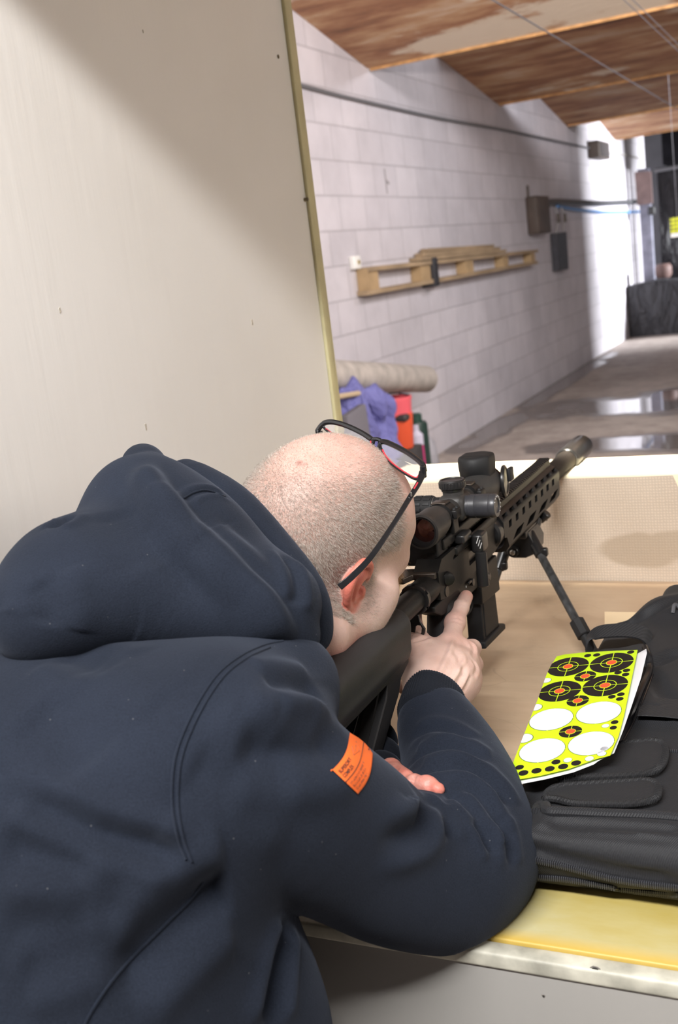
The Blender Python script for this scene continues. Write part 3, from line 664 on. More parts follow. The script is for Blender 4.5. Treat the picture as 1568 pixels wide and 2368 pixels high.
o = MB().prism([(p0[0], p0[2]), (p1[0], p0[2]-.02), (p1[0], p1[2]), (p0[0]+.01, p1[2])], 16.945, 16.99, axis='y').build('brown_board', simple('brown_pink_board', (.20, .135, .125), .7, var=.15)); tag(o, 'brown board fixed at the far corner beside the curtain', 'board')
p1 = on_plane(1482, 480, 1, 17.0); p2 = on_plane(1512, 655, 1, 17.0)
MB_ = MB().box(((p1[0]+p2[0])/2, 17.05, 1.195), (p2[0]-p1[0]+.04, .12, 2.39), bev=.01).build('corner_post', simple('blue_grey_post', (.20, .20, .25), .6, var=.25)); tag(MB_, 'blue grey post at the far corner under the brown board', 'post')
p = on_plane(1500, 478, 1, 16.8); o = MB().box((p[0]+.02, 16.93, p[2]-.06), (.10, .10, .12), bev=.02).build('valve', simple('black_fitting', (.03, .03, .03), .5)); tag(o, 'small black fitting where the conduit meets the far post', 'fitting')
p = on_plane(1527, 640, 1, 16.3); o = MB().lathe((p[0], 16.64, .80), (0, 0, 1), [(0, .09), (.05, .12), (.16, .12), (.2, .09)], 20).build('reel', simple('dull_red_reel', (.12, .07, .06), .6)); tag(o, 'dull reddish reel standing on the black backstop', 'reel')
# paper target hanging downrange
tg = thing('hanging_target', 'small yellow-green paper target hanging downrange on a thin wire', 'target', (-.9, 8.0, 1.3))
p = on_plane(1549, 505, 1, 8.0)
def tgm():
    m, nt, b = new_mat('green_target_paper'); tc = nd(nt, 'ShaderNodeTexCoord'); v = nd(nt, 'ShaderNodeTexVoronoi', Scale=38.0); v.inputs['Randomness'].default_value = .15; nt.links.new(tc.outputs['Object'], v.inputs['Vector'])
    r = nd(nt, 'ShaderNodeValToRGB'); r.color_ramp.interpolation = 'CONSTANT'; e = r.color_ramp.elements; e[0].color = (.16, .17, .02, 1); e[1].position = .35; e[1].color = (.60, .66, .03, 1); nt.links.new(v.outputs['Distance'], r.inputs[0]); nt.links.new(r.outputs[0], b.inputs['Base Color']); return m
MB().box((p[0]+.11, 8.0, p[2]-.05), (.22, .003, .105)).build('target_sheet', tgm(), tg); MB().box((p[0]+.11, 8.0, p[2]-.117), (.22, .003, .028)).build('white_margin', simple('white_paper', (.8, .8, .8), .7), tg)
MB().tube([(p[0]+.05, 8.0, p[2]), (p[0]+.04, 8.0, 2.5)], .002, 5).build('wire', WIRE, tg)
# ---- clutter by the wall behind the partition
AX0 = np.array([-2.62, 7.05, 1.0]); A0 = on_plane(985, 877, 0, -2.62); A1 = on_plane(770, 869, 0, -2.62)
A2 = A1+(A1-A0)*.35
o = thing('carpet_roll', 'long grey-brown roll of carpet lying across the clutter by the block wall', 'roll', tuple(A0))
CAR = simple('grey_carpet', (.45, .41, .37), .95, bump=.6, bscale=80, var=.2, vscale=12); dA = (A2-A0)
MB().lathe(A0, dA, [(0, .05), (.0, .085), (.01, .091), (float(np.linalg.norm(dA)), .091)], 32).build('outer_layer', CAR, o)
sp_ = []
q = Vector(dA).to_track_quat('Z', 'Y')
for t in np.linspace(0, 5*2*math.pi, 120): r = .01+.072*t/(10*math.pi); sp_.append(tuple(Vector(A0)+q @ Vector((r*math.cos(t), r*math.sin(t), -.004))))
MB().tube(sp_, .0035, 5).build('rolled_end', simple('carpet_end', (.30, .25, .21), .95), o)
bk = on_plane(918, 960, 0, -2.66); zt = on_plane(918, 912, 0, -2.66)[2]; zb = on_plane(920, 1040, 0, -2.66)[2]
o = thing('bucket', 'orange bucket with a pink rim under the end of the carpet roll', 'bucket', (bk[0], bk[1], zb))
ORG = simple('orange_plastic', (.78, .10, .035), .4); PNK = simple('pink_plastic', (.86, .13, .16), .4)
MB().lathe((bk[0], bk[1], zb), (0, 0, 1), [(0, .082), (.01, .088), (zt-zb-.12, .104), (zt-zb-.12, .096), (.02, .08)], 32, cap=True).build('bucket_body', ORG, o)
MB().lathe((bk[0]-.01, bk[1], zt-.125), (0, .0, 1), [(0, .106), (.085, .112), (.10, .118), (.115, .116), (.115, .106), (.01, .1)], 32, cap=False).build('rim', PNK, o)
MB().box((bk[0]+.055, bk[1]-.055, (zt+zb)/2+.035), (.09, .09, .05), bev=.02).build('black_mark', simple('black_print', (.05, .04, .04), .5), o)
MB().tube([(bk[0]-.11+.22*t, bk[1]-.03, zt+.0+.02*math.sin(math.pi*t)) for t in np.linspace(0, 1, 9)], .006, 6).build('handle', simple('dark_handle', (.05, .04, .05), .5), o)
o = MB().box((bk[0]-.01, bk[1]+.05, zb/2-.002), (.20, .24, zb-.006), bev=.01).build('wooden_crate', simple('dull_crate_wood', (.05, .045, .045), .8, var=.3)); tag(o, 'low dark wooden crate under the orange bucket', 'crate')
gc = on_plane(963, 985, 0, -2.80)
o = thing('green_can', 'dark green can standing right of the orange bucket', 'can', (gc[0], gc[1], .0))
MB().lathe((gc[0], gc[1], 0), (0, 0, 1), [(0, .075), (.01, .08), (gc[2]+.01, .08), (gc[2]+.03, .07)], 24).build('can_body', simple('dark_green_metal', (.018, .045, .035), .4), o); MB().lathe((gc[0], gc[1], gc[2]+.03), (0, 0, 1), [(0, .045), (.05, .045), (.06, .035)], 20).build('cap', simple('green_cap', (.015, .06, .04), .5), o)
wb = on_plane(966, 1035, 0, -2.72)
o = thing('spray_bottle', 'white and magenta bottle on the floor in front of the green can', 'bottle', (wb[0], wb[1], 0))
MB().lathe((wb[0], wb[1], 0), (0, 0, 1), [(0, .04), (.01, .045), (wb[2]+.01, .045), (wb[2]+.05, .02), (wb[2]+.10, .018)], 20).build('bottle_body', simple('magenta_label', (.55, .03, .18), .4), o); MB().lathe((wb[0], wb[1], wb[2]+.02), (0, 0, 1), [(0, .047), (.07, .047), (.10, .02), (.14, .02)], 20).build('white_top', simple('pale_lilac_plastic', (.65, .62, .75), .4), o)
gb = on_plane(985, 1025, 0, -2.78)
o = MB().lathe((gb[0], gb[1], 0), (0, 0, 1), [(0, .07), (.03, .085), (gb[2], .07), (gb[2]+.05, .03)], 18).build('grey_bag', simple('grey_plastic_bag', (.38, .37, .40), .5, bump=1, bscale=12, bdist=.02)); tag(o, 'crumpled pale grey plastic bag on the floor against the wall', 'bag')
BLU = plastic('blue_tarpaulin', (.17, .17, .42))
T = Sculpt(); tp = [on_plane(px, py, 0, -2.58) for px, py in ((800, 920), (850, 905), (866, 935), (878, 985), (886, 1035), (780, 1000), (830, 1000), (860, 1050), (800, 1080))]
for a, r in zip(tp, (.09, .08, .07, .07, .07, .13, .12, .13, .13)): T.ell(a-[0.0, 0, .03], (.10, r*1.3, r), .10)
T.cap(tp[2], tp[4], .05, .06, .05); T.cap(tp[5]-[0, 0, .3], tp[0], .14, .1, .1)
Vt, Qt = T.mesh(.016); gt = np.random.default_rng(5)
dsp = sum(np.sin(Vt@(gt.normal(size=3)*34)+gt.random()*6)*.008 for _ in range(5)); Vt = Vt+mesh_normals(Vt, Qt)*dsp[:, None]; Vt[:, 2] = np.maximum(Vt[:, 2], .01); Vt[:, 0] = np.maximum(Vt[:, 0], XW+.02)
_d = dA/np.linalg.norm(dA); _w = Vt-A0; _h = _w@_d; _r = _w-_h[:, None]*_d; _m = (np.linalg.norm(_r, axis=1) < .096) & (_h > -.01)
Vt[_m, 2] -= (.096-np.linalg.norm(_r[_m], axis=1))*1.0+np.maximum(_r[_m, 2], 0)*2
o = grid_object('tarpaulin', Vt, Qt, BLU); tag(o, 'heaped blue-violet tarpaulin left of the orange bucket', 'tarpaulin')
gy = on_plane(812, 955, 0, -2.5); o = MB().box((gy[0]+.05, gy[1]-.05, gy[2]-.28), (.05, .26, .62), R=Matrix.Rotation(.1, 3, 'X'), bev=.01).build('grey_board', simple('grey_board', (.16, .15, .17), .8)); tag(o, 'grey board leaning against the blue tarpaulin', 'board')
a = on_plane(783, 917, 0, -2.48); b2 = on_plane(832, 909, 0, -2.48); o = MB().tube([tuple(a+(a-b2)*1.5), tuple(b2)], .015, 10).build('wooden_stick', simple('stick_wood', (.52, .40, .26), .7)); tag(o, 'pale wooden stick lying on the blue tarpaulin below the carpet roll', 'stick')

# ================================================================== PERSON
HC = np.array([-.524, 1.039, 1.228])
_y, _p, _r = math.radians(28.0), math.radians(4.6), math.radians(19.0)
HF = np.array([math.sin(_y)*math.cos(_p), math.cos(_y)*math.cos(_p), -math.sin(_p)])
_a = np.array([math.cos(_y), -math.sin(_y), 0]); _b = np.cross(_a, HF)
HR = _a*math.cos(_r)-_b*math.sin(_r); HU = _b*math.cos(_r)+_a*math.sin(_r)
HM = np.stack([HF, HR, HU])
def hd(f, r, u): return HC+HF*f+HR*r+HU*u
def skin_material():
    m, nt, b = new_mat('skin')
    b.inputs['Roughness'].default_value = 0.46; b.inputs['Specular IOR Level'].default_value = 0.4
    b.inputs['Subsurface Weight'].default_value = 0.12; b.inputs['Subsurface Radius'].default_value = (0.01, 0.004, 0.002); b.inputs['Subsurface Scale'].default_value = 0.6
    tc = nd(nt, 'ShaderNodeTexCoord')
    n1 = nd(nt, 'ShaderNodeTexNoise', Scale=28.0, Detail=4.0); nt.links.new(tc.outputs['Object'], n1.inputs['Vector'])
    r1 = nd(nt, 'ShaderNodeValToRGB'); e = r1.color_ramp.elements
    e[0].position = .3; e[0].color = (.57, .37, .31, 1); e[1].position = .72; e[1].color = (.69, .495, .43, 1)
    nt.links.new(n1.outputs['Fac'], r1.inputs[0])
    def layer(prev, attr, col, scale, lo, hi):
        a = nd(nt, 'ShaderNodeAttribute', attribute_name=attr)
        n = nd(nt, 'ShaderNodeTexNoise', Scale=scale, Detail=6.0, Roughness=.7); nt.links.new(tc.outputs['Object'], n.inputs['Vector'])
        mr = nd(nt, 'ShaderNodeMapRange'); mr.inputs['From Min'].default_value = lo; mr.inputs['From Max'].default_value = hi
        nt.links.new(n.outputs['Fac'], mr.inputs['Value'])
        mu = nd(nt, 'ShaderNodeMath', operation='MULTIPLY', use_clamp=True); nt.links.new(a.outputs['Fac'], mu.inputs[0]); nt.links.new(mr.outputs[0], mu.inputs[1])
        mx = nd(nt, 'ShaderNodeMix', data_type='RGBA'); nt.links.new(mu.outputs[0], mx.inputs[0]); nt.links.new(prev, mx.inputs[6]); mx.inputs[7].default_value = (*col, 1)
        return mx.outputs[2]
    c = layer(r1.outputs[0], 'red', (.60, .17, .125), 30, .0, .5)
    c = layer(c, 'stubble', (.27, .19, .15), 120, -.6, .9)
    c = layer(c, 'mark', (.25, .10, .08), 200, .2, .6)
    nt.links.new(c, b.inputs['Base Color'])
    n2 = nd(nt, 'ShaderNodeTexNoise', Scale=520.0, Detail=3.0); nt.links.new(tc.outputs['Object'], n2.inputs['Vector'])
    n3 = nd(nt, 'ShaderNodeTexNoise', Scale=90.0, Detail=4.0); nt.links.new(tc.outputs['Object'], n3.inputs['Vector'])
    ad = nd(nt, 'ShaderNodeMath', operation='ADD'); nt.links.new(n2.outputs['Fac'], ad.inputs[0]); nt.links.new(n3.outputs['Fac'], ad.inputs[1])
    bp = nd(nt, 'ShaderNodeBump', Strength=.35, Distance=.0012); nt.links.new(ad.outputs[0], bp.inputs['Height']); nt.links.new(bp.outputs[0], b.inputs['Normal'])
    return m
SKIN = skin_material()
B = Sculpt()
# skull, face, jaw
B.ell(hd(-.007, 0, .012), (.0957, .0775, .0925), .02, HM)
B.ell(hd(-.045, 0, -.005), (.062, .066, .066), .03, HM)            # occiput
B.ell(hd(.051, 0, .010), (.0465, .057, .053), .035, HM)              # forehead
B.ell(hd(.052, 0, -.045), (.040, .052, .055), .035, HM)            # mid face
for s in (-1, 1):
    B.cap(hd(.078, .012*s, .002), hd(.072, .040*s, .003), .0135, .012, .016)        # brow
    B.ell(hd(.062, .040*s, -.036), (.022, .018, .018), .02, HM)    # cheekbone
    B.cap(hd(.002, .056*s, -.062), hd(.060, .030*s, -.108), .020, .017, .028)       # jaw
    B.ell(hd(.004, .055*s, -.055), (.030, .017, .034), .025, HM)
    B.ell(hd(.089, .031*s, -.018), (.012, .014, .010), .012, HM, op=-1)              # eye socket
    B.ell(hd(.078, .031*s, -.019), (.0125, .0125, .0115), .003, HM)
B.ell(hd(.062, 0, -.118), (.026, .026, .018), .022, HM)            # chin
B.chain([hd(.090, 0, -.012), hd(.106, 0, -.036), hd(.112, 0, -.052)], [.006, .0085, .010], .010)   # nose
for s in (-1, 1): B.ell(hd(.100, .011*s, -.054), (.009, .007, .006), .006, HM)
B.cap(hd(.092, .018, -.080), hd(.092, -.018, -.080), .007, .007, .008)
B.cap(hd(.091, .015, -.090), hd(.091, -.015, -.090), .0075, .0075, .006)
B.cap(hd(.102, .022, -.0845), hd(.102, -.022, -.0845), .0022, .0022, .004, op=-1)
for a_, d_, r_ in (((846, 1424), 1.195, .017), ((866, 1392), 1.198, .017), ((884, 1364), 1.200, .013)): B.ell(at(*a_, d_), (r_,)*3, .025)
B.cap(at(812, 1440, 1.190), at(744, 1462, 1.135), .022, .033, .03)
# neck
NB = np.array([-.615, .865, 1.135])
B.cap(hd(-.030, -.002, -.070), NB, .060, .066, .04)
B.cap(hd(.030, 0, -.105), NB+[.03, .06, -.03], .036, .05, .05)
# ears
E_ = Sculpt()
def ear(s):
    B = E_
    e0 = lambda f, u, o: hd(f-.012-.006*abs(o)/.02, s*(.076+o), u)
    rim = [e0(.014, -.030, .000), e0(.010, -.010, .009), e0(-.002, .002, .016), e0(-.015, -.004, .021), e0(-.021, -.022, .022), e0(-.018, -.042, .018), e0(-.008, -.058, .011)]
    B.chain(rim, [.0035, .0042, .0046, .0046, .0044, .0040, .0042], .003, n=4)
    B.chain([e0(.006, -.022, .006), e0(-.006, -.016, .010), e0(-.012, -.030, .013), e0(-.006, -.046, .008)], [.004, .0035, .0035, .004], .006, n=3)
    B.chain([e0(-.002, -.012, .002), e0(-.010, -.026, .008), e0(-.006, -.044, .004)], [.0065, .0085, .006], .008, n=3)
    B.ell(e0(-.002, -.064, .007), (.0085, .0048, .0105), .008, HM)  # lobe
    B.ell(e0(.006, -.040, .007), (.005, .004, .007), .005, HM)      # tragus
    B.ell(e0(.001, -.034, .016), (.007, .009, .010), .005, HM, op=-1)
ear(1); ear(-1); B.p += E_.p
# torso and arms inside the clothes
TW = np.array([-.63, .56, .86]); CH = np.array([-.62, .68, 1.04])
SHR = at(610, 1750, .935); ELR = at(1015, 2005, 1.07); WRR = at(1003, 1610, 1.285)
SHL = np.array([-.785, .84, 1.09]); ELL = np.array([-.735, 1.09, .955]); WRL = at(850, 1822, 1.25)
B.ell(CH, (.15, .10, .16), .05); B.ell(TW, (.14, .10, .14), .08); B.cap(NB, CH, .06, .09, .05)
B.cap(SHR, CH, .045, .06, .04); B.cap(SHL, CH, .05, .08, .05)
for a, b, c in ((SHR, ELR, WRR), (SHL, ELL, WRL)):
    B.cap(a, b, .045, .036, .03); B.cap(b, c, .038, .026, .02)
# right hand: index finger straight along the receiver, the others closed round the grip
KN = [at(1042, 1492, 1.350), at(1079, 1508, 1.352), at(1083, 1543, 1.338), at(1077, 1582, 1.322)]
for i, k in enumerate(KN):
    a = WRR*(1-.0)+np.array([0, 0, 0]); B.cap(a*.75+k*.25, k, .017, [.0125, .0125, .0118, .0108][i], .018)
B.ell((KN[0]+KN[3]+WRR*1.6)/3.6, (.030, .030, .018), .03)
B.cap(WRR, (KN[0]+KN[3])/2*.55+WRR*.45, .026, .026, .03)
IDX = [KN[0], at(1052, 1440, 1.385), at(1066, 1405, 1.410), at(1078, 1380, 1.437)]
B.chain([IDX[0], IDX[1]], [.0132, .0115], .012); B.chain([IDX[1], IDX[2]], [.0115, .0102], .006); B.chain([IDX[2], IDX[3]], [.0104, .0090], .004)
B.ell(IDX[1], (.0124, .0124, .0124), .006)
GX = -.48
for i in (1, 2, 3):
    k = KN[i]; r0 = [0, .0110, .0106, .0095][i]
    p1 = k+np.array([-.004, .034, -.006-.002*i])*[1, 1, 1]; p2 = np.array([GX-.006, p1[1]+.008, p1[2]-.002]); p3 = np.array([GX-.030, p1[1]-.022, p1[2]-.002])
    B.chain([k, p1], [r0*1.08, r0], .009); B.chain([p1, p2], [r0, r0*.92], .004); B.chain([p2, p3], [r0*.92, r0*.85], .004)
TH = [WRR*.8+at(955, 1530, 1.33)*.2, at(953, 1528, 1.325), at(953, 1490, 1.360), np.array([GX-.026, 1.205, 1.062]), np.array([GX-.033, 1.238, 1.060])]
B.cap(TH[0], TH[1], .021, .019, .025); B.cap(TH[1], TH[2], .019, .0165, .016); B.cap(TH[2], TH[3], .0155, .0130, .006); B.cap(TH[3], TH[4], .012, .0105, .004)
B.cap(TH[2], KN[0]*.55+WRR*.45, .012, .015, .03)
# tendons on the back of the hand
for i in range(4):
    a = WRR*.45+KN[i]*.55; n_ = (C0-a)/np.linalg.norm(C0-a)
    B.cap(a+n_*.0150, KN[i]+n_*.0100, .0030, .0042, .006); B.ell(KN[i]+n_*.004, (.0105, .0105, .0105), .006)
SLU, SLU_R = [at(515, 1745, .90), at(640, 1845, .93), at(790, 1930, .985), at(903, 2000, 1.03), at(1012, 2016, 1.075)], [.080, .079, .073, .068, .074]
SLF, SLF_R = [at(1022, 2000, 1.08), at(1065, 1880, 1.14), at(1052, 1780, 1.20), at(1012, 1680, 1.25)], [.076, .067, .057, .046]
HS = Sculpt(); HS.chain(SLF, SLF_R, .004, n=3)
def over(px, py, off=0.0):
    """a point resting on the sleeve"""
    q = HS.trace(px, py); d = 1.16 if q is None else np.linalg.norm(q-C0); return at(px, py, min(d, 1.16)-off)
# left hand: fingers resting in the crook of the right elbow
LP = at(900, 1842, 1.205)
B.cap(WRL, LP, .026, .024, .02); B.ell(LP, (.030, .030, .020), .02)
def finger(pts, r): B.chain(pts, r, .004); [B.ell(p, (q*1.015,)*3, .004) for p, q in zip(pts[1:-1], r[1:-1])]
FT1, FT2, FT3 = over(938, 1800, .012), over(985, 1815, .004), over(1014, 1825, .003)
finger([at(862, 1790, 1.18), over(904, 1780, .009), over(939, 1801, .010)], [.0115, .0108, .0092])
finger([over(925, 1820, -.014), over(958, 1811, .001), over(986, 1814, .004), FT2], [.0082, .0078, .0076, .0070])
finger([over(950, 1828, -.01), over(995, 1818, .002), FT3], [.0072, .0068, .0062])
finger([at(930, 1850, 1.18), at(980, 1850, 1.165), at(1005, 1858, 1.155)], [.010, .009, .008])
finger([at(880, 1830, 1.20), at(900, 1850, 1.17), at(930, 1860, 1.15)], [.013, .0115, .010])
# legs
HIP = [np.array([-.53, .54, .80]), np.array([-.75, .56, .80])]
FT = [np.array([-.50, .40, .09]), np.array([-.86, .62, .09])]; KNE = [np.array([-.50, .58, .46]), np.array([-.79, .74, .46])]
for h, k, f in zip(HIP, KNE, FT): B.cap(h, k, .075, .05, .04); B.cap(k, f, .05, .035, .03); B.cap(f, f+[0, .12, -.045], .036, .028, .02)
RESB = 0.0020
B.flush(); V, Q = B.mesh(RESB if FINE else .004)
V = relax(V, Q, 1, .4); B.bind(V, Q)
HAND = [([(1000, 1592), (1022, 1545), (1043, 1500), (1050, 1470)], .0030, -.0016, 0), ([(1030, 1600), (1058, 1555), (1078, 1518)], .0028, -.0022, 0), ([(1052, 1612), (1072, 1580), (1084, 1552)], .0026, -.0020, 0),
        ([(950, 1484), (975, 1478), (1000, 1466), (1020, 1452)], .0032, .0022, 0), ([(1042, 1436), (1058, 1438), (1074, 1447)], .0016, .0007, 0), ([(1046, 1428), (1060, 1429), (1076, 1437)], .0016, .0007, 0), ([(1060, 1398), (1072, 1398), (1086, 1402)], .0014, .0005, 0),
        ([(1085, 1478), (1096, 1500), (1092, 1522)], .003, .0012, 0), ([(1092, 1524), (1102, 1545), (1094, 1566)], .003, .0012, 0), ([(1052, 1500), (1066, 1530), (1074, 1566)], .004, .0018, 0),
        ([(938, 1826), (950, 1815), (957, 1803), (953, 1792)], .0026, .0026, 0), ([(988, 1806), (992, 1816), (990, 1828)], .0025, .0012, 0), ([(912, 1768), (918, 1780), (912, 1794)], .0025, .0009, 0),
        ([(758, 1385), (790, 1400), (800, 1440)], .003, .0010, 0), ([(750, 1410), (775, 1420), (790, 1450)], .003, .0008, 0)]
V = creases(B, V, Q, HAND); B.bind(V, Q)
L_ = (V-HC)@HM.T; lf, lr, lu = L_.T
isH = np.exp(-np.maximum(np.linalg.norm(L_/[.115, .09, .14], axis=1)-1, 0)*8)
N_ = mesh_normals(V, Q)@HM.T
hn = (L_-[-.004, 0, .012])/[.098, .0775, .093]; hn /= np.linalg.norm(hn, axis=1, keepdims=True)
# the scalp: thin on the crown and in front, fuller round the sides and back
sm = lambda x, a, b: np.clip((x-a)/(b-a), 0, 1)**2*(3-2*np.clip((x-a)/(b-a), 0, 1))
crown = 1-sm(hn[:, 2], .55, .93)*.85
front = 1-sm(lf, .045, .075)
low = sm(lu, -.085, -.06)*(1-sm(lf, -.0, .02)*(1-sm(lu, -.015, .01)))
side = np.clip(1-sm(lf, .035+.02*(lu < -.02), .062), 0, 1)
hair_mask = crown*front*np.maximum(low*side, 0)*(np.abs(lr) > -1)*(np.linalg.norm(L_, axis=1) < .13)
beard = sm(lf, -.015, .02)*sm(-lu, .045, .07)*(1-sm(-lu, .15, .17))*(np.abs(lr) < .11)*(np.linalg.norm(L_, axis=1) < .19)
eard = np.min([np.linalg.norm((L_-[-.025, s*.092, -.035])/[.034, .022, .042], axis=1) for s in (-1, 1)], 0)
earm = np.zeros(len(V)); _i = np.where(eard < 2.2)[0]; earm[_i] = np.clip(1-(E_.f(V[_i])-.0005)/.003, 0, 1)*np.clip((np.abs(lr[_i])-.077)/.006, 0, 1)
hair_mask *= (earm < .2)*np.where(lf > -.035, sm(lu, -.075, -.025), 1); beard *= (earm < .2)
neckr = sm(-lf, .0, .03)*sm(-lu, .06, .1)*(lu > -.2)
mark = np.exp(-(np.linalg.norm(V-B.trace(692, 1070), axis=1)/.0035)**2)+np.exp(-(np.linalg.norm(V-B.trace(705, 1074), axis=1)/.0025)**2)*.5
kn = np.zeros(len(V))
for k in KN+IDX[1:2]+[IDX[3]]: kn = np.maximum(kn, np.exp(-(np.linalg.norm(V-k, axis=1)/.017)**2)*.35)
for p in (FT1, FT2, FT3): kn = np.maximum(kn, np.exp(-(np.linalg.norm(V-p, axis=1)/.010)**2)*.25)
red = np.clip(earm*1.1+neckr*.75+kn+.18*(lu > .02)*(np.linalg.norm(L_, axis=1) < .13), 0, 1)
V[:, 0] = np.maximum(V[:, 0], -.895)
person = grid_object('person', V, Q, SKIN, None, dict(red=red, stubble=np.clip(hair_mask*.60+beard*.16, 0, 1), mark=np.clip(mark, 0, 1)))
tag(person, 'man in navy hoodie bent over the bench, cheek on the rifle stock, aiming', 'person')
# ---- short hair as real strands
def strands(name, mask, n, lmin, lmax, rad, dens_pow, comb, mat, seed):
    g = np.random.default_rng(seed)
    w = mask[Q].mean(1)**dens_pow; A = V[Q[:, 0]]; area = np.linalg.norm(np.cross(V[Q[:, 2]]-A, V[Q[:, 3]]-V[Q[:, 1]]), axis=1); w = w*area
    w /= w.sum(); fi = g.choice(len(Q), n, p=w); uv = g.random((n, 2))
    P0 = V[Q[fi]]; P = (P0[:, 0]*((1-uv[:, 0])*(1-uv[:, 1]))[:, None]+P0[:, 1]*(uv[:, 0]*(1-uv[:, 1]))[:, None]+P0[:, 2]*(uv[:, 0]*uv[:, 1])[:, None]+P0[:, 3]*((1-uv[:, 0])*uv[:, 1])[:, None])
    nn = np.cross(P0[:, 2]-P0[:, 0], P0[:, 3]-P0[:, 1]); nn /= np.linalg.norm(nn, axis=1, keepdims=True)
    d = nn*.75+comb(P)*.7+g.normal(size=(n, 3))*.22; d /= np.linalg.norm(d, axis=1, keepdims=True)
    d2 = nn*.35+comb(P)*.95+g.normal(size=(n, 3))*.25; d2 /= np.linalg.norm(d2, axis=1, keepdims=True)
    Ls = (lmin+(lmax-lmin)*g.random(n))*(.55+.45*mask[Q[fi, 0]])
    mid = P+d*(Ls*.5)[:, None]; tip = mid+d2*(Ls*.5)[:, None]
    s1 = np.cross(d, g.normal(size=(n, 3))); s1 /= np.linalg.norm(s1, axis=1, keepdims=True); s2 = np.cross(d, s1)
    rings = []
    for c, r in ((P-nn*.0005, rad), (mid, rad*.85)):
        for a in range(3):
            t = 2*math.pi*a/3; rings.append(c+(s1*math.cos(t)+s2*math.sin(t))*r)
    VV = np.stack(rings+[tip], 1).reshape(-1, 3); o = (np.arange(n)*7)[:, None]
    F = [o+np.array([[a, (a+1) % 3, 3+(a+1) % 3, 3+a]]) for a in range(3)]; T3 = [o+np.array([[3+a, 3+(a+1) % 3, 6]]) for a in range(3)]
    q = np.vstack(F); t = np.vstack(T3)
    me = bpy.data.meshes.new(name); me.vertices.add(len(VV)); me.vertices.foreach_set('co', VV.astype(np.float32).ravel())
    tot = q.size+t.size; me.loops.add(tot); me.loops.foreach_set('vertex_index', np.concatenate([q.ravel(), t.ravel()]).astype(np.int32))
    me.polygons.add(len(q)+len(t)); me.polygons.foreach_set('loop_start', np.concatenate([np.arange(len(q))*4, len(q)*4+np.arange(len(t))*3]).astype(np.int32))
    me.update(calc_edges=True); at_ = me.attributes.new('tone', 'FLOAT', 'POINT'); at_.data.foreach_set('value', np.repeat(g.random(n), 7).astype(np.float32))
    return link_mesh(name, me, mat, person)
def hair_material(name, c0, c1):
    m, nt, b = new_mat(name); a = nd(nt, 'ShaderNodeAttribute', attribute_name='tone'); r = nd(nt, 'ShaderNodeValToRGB')
    r.color_ramp.elements[0].color = (*c0, 1); r.color_ramp.elements[1].color = (*c1, 1); nt.links.new(a.outputs['Fac'], r.inputs[0]); nt.links.new(r.outputs[0], b.inputs['Base Color'])
    b.inputs['Roughness'].default_value = .38; b.inputs['Specular IOR Level'].default_value = .6
    return m
comb_h = lambda P: (HF*.55-HU*.75)[None]+0*P
HAIRM = hair_material('grey_brown_hair', (.30, .225, .175), (.84, .78, .71))
strands('hair', hair_mask, 90000 if FINE else 15000, .0035, .0075, .00008, .8, comb_h, HAIRM, 1)
hairs = strands('beard', np.clip(beard+.0, 0, 1), 8000, .0010, .0022, .00006, 1, lambda P: -HU[None]+0*P, hair_material('pale_stubble', (.42, .33, .26), (.85, .80, .74)), 2)
mus = np.exp(-(np.abs(L_-[.085, .025, -.072])/[.02, .03, .02])**2).prod(1)*(N_[:, 0] > .1)+np.exp(-(np.abs(L_-[.062, .0, -.120])/[.03, .03, .02])**2).prod(1)
strands('moustache', np.clip(mus, 0, 1), 3500, .007, .015, .00013, 1.5, lambda P: (HR*.8-HU*.6)[None]+0*P, hair_material('ginger_hair', (.34, .16, .06), (.60, .38, .18)), 3)
